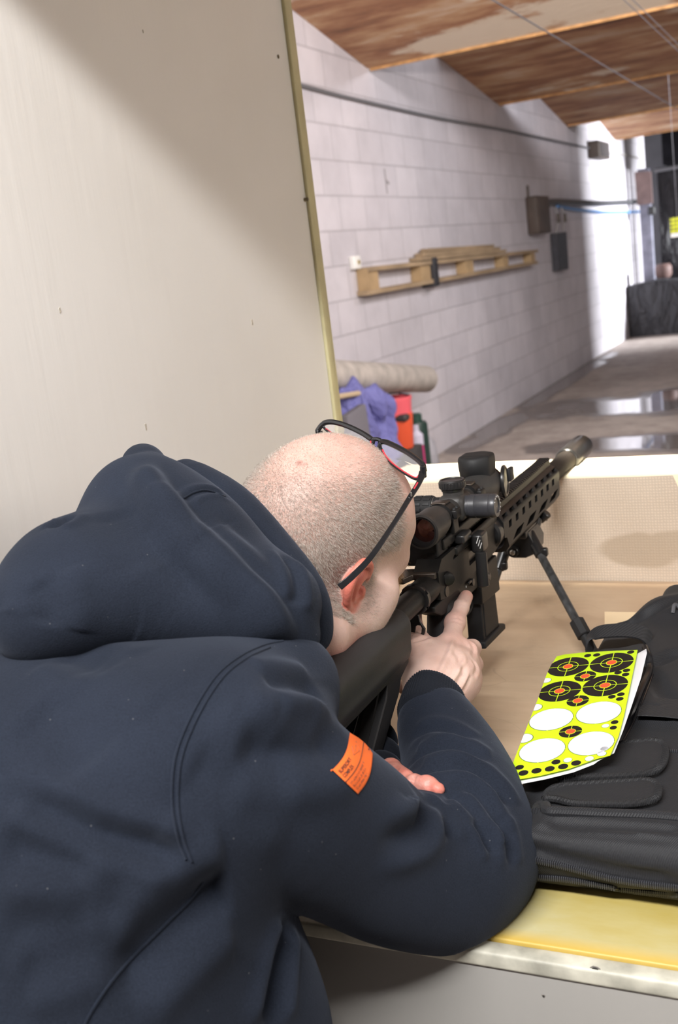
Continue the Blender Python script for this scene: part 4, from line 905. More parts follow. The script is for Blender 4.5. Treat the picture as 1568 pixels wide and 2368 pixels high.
# ---------------------------------------------------------------- hoodie
def fleece(name, col, mesh_scale=1500.0):
    m, nt, b = new_mat(name); b.inputs['Roughness'].default_value = .95; b.inputs['Specular IOR Level'].default_value = .12
    b.inputs['Sheen Weight'].default_value = .10; b.inputs['Sheen Roughness'].default_value = .45; b.inputs['Sheen Tint'].default_value = (.55, .62, .8, 1)
    tc = nd(nt, 'ShaderNodeTexCoord')
    n = nd(nt, 'ShaderNodeTexNoise', Scale=9.0, Detail=6.0); nt.links.new(tc.outputs['Object'], n.inputs['Vector'])
    n2 = nd(nt, 'ShaderNodeTexNoise', Scale=mesh_scale*.5, Detail=2.0); nt.links.new(tc.outputs['Object'], n2.inputs['Vector'])
    a = nd(nt, 'ShaderNodeMath', operation='ADD'); nt.links.new(n.outputs['Fac'], a.inputs[0]); nt.links.new(n2.outputs['Fac'], a.inputs[1])
    r = nd(nt, 'ShaderNodeMapRange'); r.inputs['From Min'].default_value = .7; r.inputs['From Max'].default_value = 1.3; r.inputs['To Min'].default_value = .72; r.inputs['To Max'].default_value = 1.25
    nt.links.new(a.outputs[0], r.inputs['Value'])
    s = nd(nt, 'ShaderNodeVectorMath', operation='SCALE'); s.inputs[0].default_value = col; nt.links.new(r.outputs[0], s.inputs['Scale'])
    lint = nd(nt, 'ShaderNodeTexVoronoi', Scale=55.0); nt.links.new(tc.outputs['Object'], lint.inputs['Vector'])
    lr_ = nd(nt, 'ShaderNodeMath', operation='LESS_THAN'); lr_.inputs[1].default_value = .035; nt.links.new(lint.outputs['Distance'], lr_.inputs[0])
    lm = nd(nt, 'ShaderNodeMath', operation='MULTIPLY'); lm.inputs[1].default_value = .22; nt.links.new(lr_.outputs[0], lm.inputs[0])
    mx = nd(nt, 'ShaderNodeMix', data_type='RGBA'); nt.links.new(lm.outputs[0], mx.inputs[0]); nt.links.new(s.outputs[0], mx.inputs[6]); mx.inputs[7].default_value = (.3, .3, .3, 1)
    nt.links.new(mx.outputs[2], b.inputs['Base Color'])
    bp = nd(nt, 'ShaderNodeBump', Strength=.5, Distance=.0008); nt.links.new(n2.outputs['Fac'], bp.inputs['Height']); nt.links.new(bp.outputs[0], b.inputs['Normal'])
    return m
NAVY = fleece('navy_fleece', (.0143, .0182, .0285)); NAVYD = fleece('navy_fleece_shade_cuff', (.010, .0118, .0165))  # darker copy: the left sleeve's shade put into the colour; also the cuff
H = Sculpt()
# torso
H.ell((-.625, .650, 1.045), (.205, .150, .175), .04)
H.ell((-.640, .755, 1.115), (.165, .095, .095), .05)               # shoulder girdle
H.ell((-.630, .575, .900), (.190, .170, .200), .08)
H.ell((-.540, .665, .860), (.135, .115, .170), .05)                # belly hanging at the bench edge
H.ell((-.640, .520, .760), (.185, .150, .060), .05)
H.ell((-.540, .710, 1.120), (.095, .085, .075), .05); H.ell(at(672, 1578, .985), (.042, .042, .042), .08)
# right sleeve
H.cap(SLU[0], SLU[0]*.6+SLU[1]*.4, .080, .080, .06); H.chain(SLU, SLU_R, .004, n=4)
H.chain(SLF, SLF_R, .004, n=4)
H.ell(at(1085, 1985, 1.12), (.066, .066, .064), .03)
# left sleeve, behind and under the stock: its own piece of the hoodie
HL = Sculpt()
HL.chain([SHL, (-.80, .97, 1.02), ELL], [.072, .072, .066], .03, n=3)
HL.chain([ELL, ELL*.5+at(800, 1720, 1.30)*.5, at(812, 1690, 1.29), at(830, 1760, 1.26)], [.064, .050, .036, .034], .02, n=2)
for (a, b_, d, r) in ((834, 1620, 1.34, .020), (852, 1668, 1.315, .024), (862, 1714, 1.275, .026), (870, 1752, 1.235, .026), (880, 1782, 1.19, .022)):
    HL.ell(at(a, b_, d), (r*1.15, r, r), .005)
H_FOLDS = [
 ([(744, 1605), (700, 1588), (655, 1580), (608, 1580)], .011, .007, 0), ([(806, 1702), (745, 1726), (684, 1731), (610, 1728), (540, 1718)], .016, .011, 0), ([(735, 1660), (680, 1655), (620, 1640)], .010, .003, 0),
 ([(700, 1800), (600, 1800), (500, 1790), (430, 1760)], .022, .006, 0),
 ([(947, 1706), (996, 1684), (1041, 1688), (1104, 1715)], .007, .0045, 0), ([(943, 1768), (996, 1733), (1063, 1728), (1144, 1768)], .009, .006, 0),
 ([(952, 1795), (1019, 1773), (1086, 1777), (1148, 1822), (1184, 1876)], .009, .007, 0), ([(1015, 1826), (1086, 1826), (1130, 1871), (1166, 1943)], .008, .007, 0),
 ([(1020, 1838), (1063, 1846), (1108, 1889), (1144, 1962)], .007, .008, 0), ([(940, 1808), (979, 1840), (985, 1889), (961, 1925), (862, 1956)], .010, .010, 0),
 ([(996, 1849), (1023, 1889), (1037, 1947)], .009, .005, 0), ([(1086, 1889), (1126, 1942), (1146, 1975)], .006, .006, 0), ([(1150, 1880), (1176, 1940), (1185, 2010)], .007, .005, 0),
 ([(0, 1826), (128, 1880), (250, 1932), (357, 1962), (430, 1988)], .009, .008, 0), ([(0, 2154), (160, 2130), (319, 2083)], .012, .007, 0), ([(30, 2244), (160, 2210), (290, 2155)], .012, .007, 0),
 ([(239, 2300), (359, 2185), (478, 2090), (540, 2060)], .018, .014, 0), ([(662, 2125), (645, 2230), (622, 2390)], .010, .012, 0), ([(153, 1512), (200, 1530), (265, 1556)], .016, .005, 0), ([(60, 1640), (150, 1700), (220, 1780)], .03, .006, 0),
 ([(0, 1960), (110, 1975), (230, 2010)], .014, .005, 0)]
H.cap(SHL, CH, .078, .10, .05)
V2, Q2 = H.mesh(.003 if FINE else .005)
V2 = relax(V2, Q2, 2, .5); H.bind(V2, Q2); V2 = relax(creases(H, V2, Q2, H_FOLDS), Q2, 1, .5)
def rest_on_bench(V):
    """cloth flattens where it meets the bench top and its front"""
    m = (V[:, 2] < .8915) & (V[:, 1] > .803); V[m, 2] = .8915; V[:, 0] = np.maximum(V[:, 0], -.897); return V
V2 = rest_on_bench(V2); H.bind(V2, Q2)
hoodie = grid_object('hoodie', V2, Q2, NAVY, person)
hoodie['label'] = 'navy blue fleece hoodie'
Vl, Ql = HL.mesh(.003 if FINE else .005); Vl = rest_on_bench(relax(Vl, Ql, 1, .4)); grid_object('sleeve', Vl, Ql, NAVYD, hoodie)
# hood, thrown back
D = Sculpt()
D.ell(at(230, 1330, 1.00), (.082, .070, .050), .05)
D.ell(at(395, 1270, 1.05), (.085, .070, .070), .05)
D.ell(at(330, 1180, 1.09), (.055, .05, .055), .05)
D.ell(at(555, 1385, 1.02), (.070, .060, .045), .05)
D.cap(at(120, 1400, .97), at(640, 1410, .98), .035, .030, .05)
D.cap(at(90, 1430, .95), at(160, 1330, 1.0), .035, .035, .05)
D.chain([at(340, 1082, 1.115), at(392, 1180, 1.035), at(480, 1290, .985), at(600, 1390, .965), at(695, 1475, .985)], [.020, .025, .027, .025, .018], .009, n=4)   # rolled rim
D.chain([at(430, 1112, 1.18), at(525, 1185, 1.13), at(610, 1290, 1.09), at(685, 1380, 1.06), at(716, 1465, 1.05)], [.024, .030, .032, .028, .022], .008, n=4)  # inner layer
D.ell(at(330, 1075, 1.14), (.022, .022, .022), .02)
D_FOLDS = [([(300, 1085), (312, 1130), (335, 1190), (365, 1245), (400, 1290), (460, 1345), (540, 1425)], .014, .015, -1),
 ([(372, 1062), (364, 1095), (385, 1130), (430, 1185), (480, 1240), (560, 1310), (630, 1370), (675, 1440), (692, 1500)], .012, .016, 1),
 ([(640, 1262), (678, 1312), (690, 1365), (682, 1405)], .006, .005, 0), ([(168, 1140), (163, 1190), (120, 1225)], .006, .005, 0), ([(425, 1165), (450, 1142), (490, 1134), (530, 1150)], .004, .003, 0),
 ([(250, 1180), (290, 1230), (340, 1330)], .025, .004, 0), ([(80, 1340), (110, 1400), (100, 1450)], .014, .004, 0)]
V3, Q3 = D.mesh(.0026 if FINE else .005); V3 = relax(V3, Q3, 2, .5); D.bind(V3, Q3); V3 = creases(D, V3, Q3, D_FOLDS); D.bind(V3, Q3)
hood = grid_object('hood', V3, Q3, NAVY, hoodie)

# ---------------------------------------------------------------- hoodie details
def seam_line(px_pts, S_, r=.0011, n=6, parent=hoodie, lift=0.0006, name='seam'):
    P = S_.on(spline(px_pts, n), lift)
    return MB().tube(P, r, 6).build(name, NAVY, parent)
arm_s = [(655, 1482), (610, 1492), (560, 1515), (510, 1552), (470, 1605), (435, 1670), (408, 1740), (398, 1810), (400, 1880), (412, 1940), (430, 1988)]
seam_line(arm_s, H); seam_line([(a+14, b_+5) for a, b_ in arm_s[1:]], H)
seam_line([(470, 2040), (440, 2080), (400, 2120), (350, 2170), (300, 2220), (250, 2280), (205, 2350), (190, 2390)], H, .0013)
seam_line([(424, 1152), (450, 1138), (480, 1134), (520, 1148)], D, .0009, parent=hood)
# ribbed cuff
def cuff(c0, c1, r0, r1, tilt, name='cuff', par=hoodie):
    c0, c1 = np.array(c0), np.array(c1); ax = c0-c1; L = np.linalg.norm(ax); ax /= L
    nrm = ax+np.array(tilt); nrm /= np.linalg.norm(nrm); u = np.cross(nrm, [0, 0, 1]); u /= np.linalg.norm(u); v = np.cross(nrm, u)
    vs = []; fs = []; n = 360; prof = [(-.12, .93), (0, 1.0), (.1, 1.03), (.5, 1.02), (.85, 1.0), (.97, .985), (1.0, .95), (.985, .90), (.7, .86)]
    for s, k in prof:
        c = c1+ax*L*s; r = (r1+(r0-r1)*max(0, min(1, s)))*k
        for i in range(n):
            a = 2*math.pi*i/n; rr = r+(.0003*math.cos(72*a) if .05 < s <= 1 and k > .9 else 0); vs.append(tuple(c+(u*math.cos(a)+v*math.sin(a))*rr))
    for j in range(len(prof)-1):
        for i in range(n): fs.append((j*n+i, j*n+(i+1) % n, (j+1)*n+(i+1) % n, (j+1)*n+i))
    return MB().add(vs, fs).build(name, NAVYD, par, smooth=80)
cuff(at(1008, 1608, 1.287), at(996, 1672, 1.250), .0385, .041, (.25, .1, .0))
# orange sleeve patch
def patch_px(u, v):
    """u runs from the left corner to the top corner, v from the left corner to the bottom one"""
    A, T_, R_, Bm = np.array([769., 1780]), np.array([809., 1694]), np.array([862., 1742]), np.array([828., 1836])
    p = A*(1-u)*(1-v)+T_*u*(1-v)+Bm*(1-u)*v+R_*u*v
    bow = np.array([9., 6.])*math.sin(math.pi*u); bow2 = np.array([5., -3.])*math.sin(math.pi*v)*u
    return p+bow+bow2
NU = 14; PG = np.zeros((NU+1, NU+1, 3)); last = None
for i in range(NU+1):
    for j in range(NU+1):
        q = patch_px(i/NU, j/NU); p = H.trace(q[0], q[1])
        if p is None or np.linalg.norm(p-C0) > 1.12: p = None
        PG[i, j] = np.nan if p is None else p-ray(*q)*.0020
for j in range(NU+1):      # any corner that misses the sleeve continues the cloth's own curve
    for i in range(NU+1):
        if np.isnan(PG[i, j, 0]): PG[i, j] = 2*PG[i-1, j]-PG[i-2, j] if i > 1 else PG[i, j-1]
def patch_at(u, v, lift=0.0):
    a, b_ = min(max(u, 0), .9999)*NU, min(max(v, 0), .9999)*NU; i, j = int(a), int(b_); a -= i; b_ -= j
    p = PG[i, j]*(1-a)*(1-b_)+PG[i+1, j]*a*(1-b_)+PG[i, j+1]*(1-a)*b_+PG[i+1, j+1]*a*b_
    return p+(C0-p)/np.linalg.norm(C0-p)*lift
vs = [tuple(patch_at(i/NU, j/NU, h)) for h in (-.0006, .0) for i in range(NU+1) for j in range(NU+1)]; m_ = (NU+1)**2
fs = []
for i in range(NU):
    for j in range(NU):
        a = i*(NU+1)+j; fs += [(a, a+1, a+NU+2, a+NU+1), (m_+a, m_+a+NU+1, m_+a+NU+2, m_+a+1)]
bd = [j for j in range(NU)]+[i*(NU+1)+NU for i in range(NU)]+[NU*(NU+1)+j for j in range(NU, 0, -1)]+[i*(NU+1) for i in range(NU, 0, -1)]
for a, c in zip(bd, bd[1:]+bd[:1]): fs.append((a, c, m_+c, m_+a))
PO = simple('orange_label_cloth', (.93, .165, .025), .7, bump=.3, bscale=1500)
patch = MB().add(vs, fs).build('sleeve_label', PO, hoodie, smooth=60); patch['label'] = 'orange printed cloth label'
INK = simple('black_ink', (.06, .03, .025), .7); INK2 = simple('grey_ink', (.30, .10, .06), .7)
def lettering(txt, u0, u1, v0, v1, mat, name):
    cu = bpy.data.curves.new('t', 'FONT'); cu.body = txt; cu.offset = .018; o = bpy.data.objects.new('t', cu); COL.objects.link(o)
    dg = bpy.context.evaluated_depsgraph_get(); me = bpy.data.meshes.new_from_object(o.evaluated_get(dg)); bpy.data.objects.remove(o)
    co = np.array([v.co[:2] for v in me.vertices]); lo, hi = co.min(0), co.max(0); me.name = name
    for v in me.vertices:
        s, t = (v.co.x-lo[0])/(hi[0]-lo[0]), (v.co.y-lo[1])/(hi[1]-lo[1]); v.co = Vector(patch_at(u0+(u1-u0)*s, v1+(v0-v1)*t, .0010))
    me.materials.clear(); return link_mesh(name, me, mat, patch, smooth=False)
lettering('SUPERDRY', .07, .50, .13, .25, INK, 'lettering'); lettering('COMPLEX', .06, .40, .30, .42, INK, 'lettering')
gs = np.random.default_rng(4)
for k in range(3):      # rows of fine print, too small to read
    mb = MB(); u = .06
    while u < .62-.05*k:
        w = gs.uniform(.010, .020)
        for dv in (-.022, .0, .022):
            if gs.random() < .75: mb.tube([tuple(patch_at(u, .64+.12*k+dv, .0009)), tuple(patch_at(u+w, .64+.12*k+dv, .0009))], .00022, 3)
        u += w+(.006 if gs.random() < .8 else .025)
    mb.build('small_print', INK2, patch)['kind'] = 'stuff'
MB().tube([tuple(patch_at(u, .51, .0004)) for u in np.linspace(0, 1, 24)], .00035, 4).build('stitch_line', INK, patch)
MB().tube([tuple(patch_at(u, v, .0004)) for u, v in ((.60, .26), (.74, .14), (.90, .24), (.76, .40))], .00028, 4, closed=True).build('diamond_mark', INK2, patch)
MB().tube([tuple(patch_at(u, v, .0004)) for u, v in ((.68, .27), (.82, .25))], .00028, 4).build('diamond_bar', INK2, patch)
q = patch_at(0.0, 0.0, .0008); MB().tube(spline([tuple(q), tuple(q+np.array([-.0022, 0, -.002])), tuple(q+np.array([-.001, 0, -.006])), tuple(q+np.array([.0016, 0, -.0095]))], 4), .0006, 5).build('loose_thread', PO, patch)
# trousers and boots (below the picture)
Tr = Sculpt()
for h, k, f in zip(HIP, KNE, FT): Tr.cap(h, k, .105, .080, .05); Tr.cap(k, f, .080, .060, .04)
Tr.ell((-.64, .54, .80), (.19, .14, .10), .06)
V4, Q4 = Tr.mesh(.008); o = grid_object('trousers', V4, Q4, simple('dark_denim', (.03, .035, .05), .85, bump=.3, bscale=600), person)
Sh = Sculpt()
for f in FT: Sh.cap(f+[0, -.03, -.045], f+[0, .14, -.055], .042, .034, .03); Sh.cap(f+[0, 0, 0], f+[0, -.01, -.04], .048, .045, .03); Sh.box(f+[0, .05, -.080], (.036, .115, .004), .006, .006)
for i, f in enumerate(FT):
    Sh = Sculpt(); Sh.cap(f+[0, -.03, -.045], f+[0, .14, -.052], .050, .042, .03); Sh.cap(f, f+[0, -.01, -.04], .058, .045, .03); Sh.box(f+[0, .05, -.080], (.030, .105, .004), .006, .006)
    Va, Qa = Sh.mesh(.006); grid_object('shoe', Va, Qa, simple('black_leather', (.02, .02, .02), .4), person)

# ================================================================== RIFLE
RX, RZ = -.48, 1.100
ANO = simple('black_anodised_alloy', (.0105, .010, .010), .45, spec=.28, bump=.12, bscale=900, var=.12, vscale=15)
POLY = simple('black_polymer', (.016, .0155, .0165), .55, spec=.28, bump=.3, bscale=1400, var=.06, vscale=10)
STEEL = simple('black_steel', (.016, .0155, .016), .30, spec=.45)
RUB = simple('black_rubber', (.014, .014, .015), .6, spec=.35)
BRIGHT = simple('worn_bright_metal', (.45, .44, .42), .3, metal=.9)
MARKW = simple('engraved_white', (.55, .55, .55), .6)
rifle = thing('rifle', 'black scoped rifle on a bipod, stock at the man\'s shoulder', 'rifle', (RX, 1.30, .89))
def R3(x, y, z): return (RX+x, y, RZ+z)
def carve(base, cutter, name, mat, parent, bevel=0.0):
    """boolean difference baked into one mesh"""
    a = base.build('tmp_a', mat, None, smooth=0); b = cutter.build('tmp_b', mat, None, smooth=0)
    m = a.modifiers.new('b', 'BOOLEAN'); m.operation = 'DIFFERENCE'; m.object = b; m.solver = 'EXACT'; m.use_self = True
    dg = bpy.context.evaluated_depsgraph_get(); me = bpy.data.meshes.new_from_object(a.evaluated_get(dg)); me.name = name
    bpy.data.objects.remove(a); bpy.data.objects.remove(b)
    me.materials.clear()
    o = link_mesh(name, me, mat, parent); me.set_sharp_from_angle(angle=math.radians(35))
    if bevel:
        bb = o.modifiers.new('bevel', 'BEVEL'); bb.width = bevel; bb.segments = 2; bb.limit_method = 'ANGLE'; bb.angle_limit = math.radians(40)
    return o
def ring(a): return [(p[0]+RX, p[1]+RZ) for p in a]
# barrel and suppressor
MB().cyl(R3(0, 1.45, 0), R3(0, 1.83, 0), .0115, n=24).build('barrel', STEEL, rifle)
sp = MB().lathe(R3(0, 1.80, 0), (0, 1, 0), [(0, .0165), (.004, .0175), (.168, .0175), (.172, .0185), (.176, .0185)], 40).build('suppressor', simple('bronze_black_coating', (.024, .019, .0165), .65, spec=.15, bump=.3, bscale=700), rifle)
MB().lathe(R3(0, 1.974, 0), (0, 1, 0), [(0, .0195), (.003, .0222), (.006, .0228), (.135, .0228), (.138, .0215), (.138, .007), (.10, .007)], 40, cap=True).build('end_cap', STEEL, sp)
# handguard: hollow, slotted
HG0, HG1 = 1.468, 1.815
sec = [(-.0095, .0335), (-.0105, .026), (-.0185, .0225), (-.0245, .013), (-.0245, -.027), (-.0175, -.036), (-.010, -.038), (.010, -.038), (.0175, -.036), (.0245, -.027), (.0245, .013), (.0185, .0225), (.0105, .026), (.0095, .0335)]
inn = [(.0215*math.cos(a)*1.0, .0255*math.sin(a)-.008) for a in np.linspace(0, 2*math.pi, 25)[:-1]]
base = MB().prism(ring(sec), HG0, HG1, axis='y')
# slanted rear edge and swept front
cut = MB().prism(ring(inn), HG0-.01, HG1+.01, axis='y')
def para(y0, y1, z0, z1, sk, x0, x1, T=None):
    return [(y0-sk/2, z0), (y1-sk/2, z0), (y1+sk/2, z1), (y0+sk/2, z1)], x0, x1
for k in range(9):                                        # row of windows high on the side
    y = 1.502+.0382*k
    if y+.008 > HG1: break
    poly = [(y-.0085, RZ-.001), (y+.0065, RZ-.001), (y+.0085, RZ+.0095), (y-.0065, RZ+.0095)]
    cut.prism(poly, RX-.04, RX+.04, axis='x')
for k in range(9):                                        # upper slanted slots beside the rail
    y = 1.49+.0382*k
    poly = [(y-.014, RZ+.0165), (y+.010, RZ+.0165), (y+.014, RZ+.0215), (y-.010, RZ+.0215)]
    cut.prism(poly, RX+.012, RX+.04, axis='x'); cut.prism(poly, RX-.04, RX-.012, axis='x')
for k in range(4):                                        # long slots low on the side
    y = 1.545+.0762*k
    if k == 3: y -= .004
    poly = [(y-.036, RZ-.0275), (y+.006, RZ-.0275), (y+.030, RZ-.0175), (y-.012, RZ-.0175)]
    cut.prism([(a, b+.004) for a, b in poly], RX-.04, RX+.04, axis='x')
cut.prism([(HG0-.02, RZ-.05), (HG0+.030, RZ-.05), (HG0+.012, RZ-.012), (HG0-.02, RZ-.004)], RX-.06, RX+.06, axis='x')
cut.prism([(HG1+.02, RZ-.05), (HG1-.018, RZ-.05), (HG1-.003, RZ-.016), (HG1-.003, RZ-.0), (HG1+.02, RZ)], RX-.06, RX+.06, axis='x')
hg = carve(base, cut, 'handguard', ANO, rifle, .0006)
# rail teeth on handguard and receiver
def rail(y0, y1, name, par):
    b = MB().prism([(RX-.0075, RZ+.0325), (RX+.0075, RZ+.0325), (RX+.0106, RZ+.0352), (RX+.0106, RZ+.0362), (RX+.0078, RZ+.0385), (RX-.0078, RZ+.0385), (RX-.0106, RZ+.0362), (RX-.0106, RZ+.0352)], y0, y1, axis='y')
    c = MB(); y = y0+.0045
    while y < y1-.004: c.box((RX, y, RZ+.0385), (.03, .0053, .0062)); y += .0100
    return carve(b, c, name, ANO, par)
rail(HG0-.012, HG1, 'top_rail', hg)
# upper receiver
up = [(1.205, RZ-.016), (1.205, RZ+.020), (1.222, RZ+.0325), (HG0-.004, RZ+.0325), (HG0-.004, RZ-.018), (1.44, RZ-.022), (1.24, RZ-.022)]
base = MB().prism(up, RX-.0165, RX+.0165, axis='x')
cut = MB(); cut.prism([(1.325, RZ-.008), (1.392, RZ-.008), (1.392, RZ+.010), (1.325, RZ+.010)], RX+.010, RX+.03, axis='x')
for y in (1.275, 1.322, 1.365): cut.prism([(y-.011, RZ+.019), (y+.009, RZ+.019), (y+.011, RZ+.0235), (y-.009, RZ+.0235)], RX+.013, RX+.03, axis='x')
ur = carve(base, cut, 'upper_receiver', ANO, rifle, .002)
rail(1.222, HG0-.013, 'receiver_rail', ur)
MB().box(R3(.0105, 1.3585, .001), (.002, .062, .016), bev=.0008).build('bolt_cover', STEEL, ur)
MB().box(R3(.0125, 1.36, .0225+.004), (.013, .17, .012), bev=.003).build('shoulder_rib', ANO, ur)
MB().lathe(R3(.0105, 1.238, .004), (.75, -.66, 0), [(0, .009), (.014, .009), (.016, .0075), (.017, .004)], 20).build('forward_assist', ANO, ur)
MB().prism([(1.335, RZ+.009), (1.388, RZ+.009), (1.398, RZ+.018), (1.352, RZ+.020)], RX+.0155, RX+.0225, axis='x').build('brass_deflector', ANO, ur, bevel=.002)
nut = MB().lathe(R3(0, HG0-.020, 0), (0, 1, 0), [(0, .021), (.003, .0245), (.019, .0245), (.022, .022)], 32); nut.build('barrel_nut', STEEL, ur)
ch = MB().prism([(RX-.058, 1.196), (RX-.050, 1.215), (RX-.012, 1.222), (RX+.014, 1.222), (RX+.014, 1.200), (RX-.014, 1.196), (RX-.020, 1.178), (RX-.052, 1.176)], RZ+.0125, RZ+.0205, axis='z').build('charging_handle', simple('lit_brown_alloy', (.09, .072, .06), .38, metal=.4), rifle, bevel=.0012)  # brown tone carries the light caught by the plate
MB().cyl(R3(-.043, 1.197, .0205), R3(-.043, 1.197, .0212), .0052, n=16).build('pivot_pin', RUB, ch)
# rear iron sight folded at the left back of the rail
rs = MB(); rs.prism([(RX-.034, RZ+.022), (RX-.036, RZ+.032), (RX-.031, RZ+.050), (RX-.024, RZ+.053), (RX-.020, RZ+.060), (RX+.006, RZ+.060), (RX+.012, RZ+.052), (RX+.012, RZ+.034), (RX-.010, RZ+.022)], 1.224, 1.262, axis='y').build('rear_sight_base', POLY, rifle, bevel=.002)
MB().box(R3(-.004, 1.243, .062), (.020, .026, .006), bev=.002).build('folded_sight', ANO, rifle)
# lower receiver, magazine well, magazine
base = MB().prism([(1.190, RZ-.020), (1.440, RZ-.020), (1.444, RZ-.030), (1.444, RZ-.078), (1.370, RZ-.072), (1.362, RZ-.050), (1.262, RZ-.050), (1.240, RZ-.044), (1.215, RZ-.040), (1.190, RZ-.028)], RX-.0125, RX+.0125, axis='x')
base.prism([(1.366, RZ-.028), (1.446, RZ-.028), (1.448, RZ-.082), (1.362, RZ-.076)], RX-.0165, RX+.0165, axis='x')
lr_ = base.build('lower_receiver', ANO, rifle, bevel=.0018)
MB().cyl(R3(.0125, 1.335, -.034), R3(.0165, 1.335, -.034), .005, n=16).build('selector', STEEL, lr_)
MB().box(R3(.0150, 1.322, -.030), (.003, .012, .004), bev=.001).build('selector_lever', STEEL, lr_)
for (y, z, s) in ((1.300, -.0135, .0032), (1.312, -.027, .0018)): MB().box(R3(.0131, y, z-.006), (.0008, s, s*1.4)).build('selector_mark', MARKW, lr_)
MB().cyl(R3(.0125, 1.228, -.012), R3(.0175, 1.228, -.012), .007, n=20).build('takedown_pin', STEEL, lr_)
MB().lathe(R3(.0165, 1.395, -.045), (1, 0, 0), [(0, .006), (.003, .006), (.004, .005)], 16).build('magazine_release', STEEL, lr_)
mg = [(1.371, RZ-.06), (1.438, RZ-.06), (1.443, RZ-.139), (1.368, RZ-.132)]
mb = MB().prism(mg, RX-.0115, RX+.0115, axis='x'); mb.prism([(1.378, RZ-.07), (1.432, RZ-.07), (1.436, RZ-.134), (1.376, RZ-.129)], RX-.0128, RX+.0128, axis='x')
mag = mb.build('magazine', POLY, rifle, bevel=.0015)
MB().prism([(1.358, RZ-.140), (1.457, RZ-.146), (1.458, RZ-.138), (1.451, RZ-.135), (1.360, RZ-.130)], RX-.0165, RX+.0165, axis='x').build('base_plate', POLY, mag, bevel=.002)
tg_ = [R3(0, 1.368, -.060), R3(0, 1.358, -.078), R3(0, 1.335, -.080), R3(0, 1.295, -.074), R3(0, 1.290, -.055)]
MB().tube(spline(tg_, 5), .0035, 8).build('trigger_guard', ANO, rifle)
MB().tube(spline([R3(0, 1.335, -.048), R3(0, 1.339, -.060), R3(0, 1.347, -.070)], 5), .0028, 8).build('trigger', STEEL, rifle)
# pistol grip
G = Sculpt()
G.chain([R3(0, 1.268, -.046), R3(0, 1.262, -.070), R3(0, 1.247, -.100), R3(0, 1.228, -.140)], [.0160, .0150, .0158, .0165], .01, n=3)
G.chain([R3(0, 1.245, -.040), R3(0, 1.236, -.070), R3(0, 1.222, -.105), R3(0, 1.205, -.138)], [.0135, .0140, .0145, .0150], .012, n=3)
G.box(np.array(R3(0, 1.262, -.046)), (.010, .020, .006), .003, .01)
Vg, Qg = G.mesh(.0016); grid_object('pistol_grip', Vg, Qg, POLY, rifle)
# buffer tube, castle nut, sling plate
MB().lathe(R3(0, .96, 0), (0, 1, 0), [(0, .0145), (.20, .0145)], 36).build('buffer_tube', ANO, rifle)
MB().lathe(R3(0, 1.168, 0), (0, 1, 0), [(0, .0165), (.004, .0172), (.040, .0172), (.044, .0165)], 36).build('receiver_collar', ANO, rifle)
b = MB().lathe(R3(0, 1.156, 0), (0, 1, 0), [(0, .0170), (.001, .0192), (.009, .0192), (.010, .0185)], 40)
c = MB()
for k in range(6):
    a = k*math.pi/3+.5; c.box((RX+.0195*math.cos(a), 1.158, RZ+.0195*math.sin(a)), (.0045, .006, .0045))
carve(b, c, 'castle_nut', STEEL, rifle)
pl = [on_plane(px, py, 1, 1.166) for px, py in ((913, 1452), (921, 1463), (924, 1474), (966, 1478), (976, 1474), (981, 1466), (983, 1455), (976, 1446), (970, 1437), (968, 1425), (958, 1410), (936, 1400), (915, 1420))]
b = MB().prism([(p[0], p[2]) for p in pl], 1.166, 1.1695, axis='y')
h0 = [on_plane(px, py, 1, 1.166) for px, py in ((961, 1449), (966, 1446), (972, 1447), (975, 1453), (974, 1463), (970, 1470), (964, 1470), (959, 1463))]
c = MB().prism([(p[0], p[2]) for p in h0], 1.15, 1.18, axis='y')
carve(b, c, 'sling_plate', STEEL, rifle, .0006)
# butt stock
def side(pts, x=-.4575): return [(q[1], q[2]) for q in (on_plane(a, b_, 0, x) for a, b_ in pts)]
S = Sculpt()
S.box((RX, .968, 1.084), (.0105, .108, .014), .0125, .01)
S.cap(R3(0, .870, -.004), R3(0, 1.076, -.004), .0205, .0205, .012)
S.box((RX, .968, 1.066), (.0155, .110, .006), .004, .004)
Vs, Qs = S.mesh(.0016, ); sk = grid_object('stock_comb', Vs, Qs, simple('dark_grey_polymer', (.030, .0295, .031), .5, spec=.3, bump=.3, bscale=1400), rifle)
b = MB().prism([(1.082, RZ-.036), (1.090, RZ-.042), (1.086, RZ-.052), (1.060, RZ-.060), (1.048, RZ-.075), (.93, RZ-.150), (.862, RZ-.150), (.862, RZ-.036)], RX-.0145, RX+.0145, axis='x')
c = MB().prism([(1.020, RZ-.052), (1.012, RZ-.066), (.955, RZ-.108), (.900, RZ-.118), (.890, RZ-.052)], RX-.04, RX+.04, axis='x')
fr = carve(b, c, 'stock_frame', POLY, rifle, .0015)
MB().prism([(1.016, RZ-.052), (1.022, RZ-.052), (.96, RZ-.112), (.955, RZ-.109)], RX-.006, RX+.006, axis='x').build('stock_strut', ANO, fr)
MB().box(R3(0, .853, -.058), (.036, .018, .19), bev=.008).build('butt_pad', RUB, rifle)
b = MB().box(R3(.0, 1.050, -.062), (.018, .030, .016), bev=.003).build('length_lever', POLY, rifle)
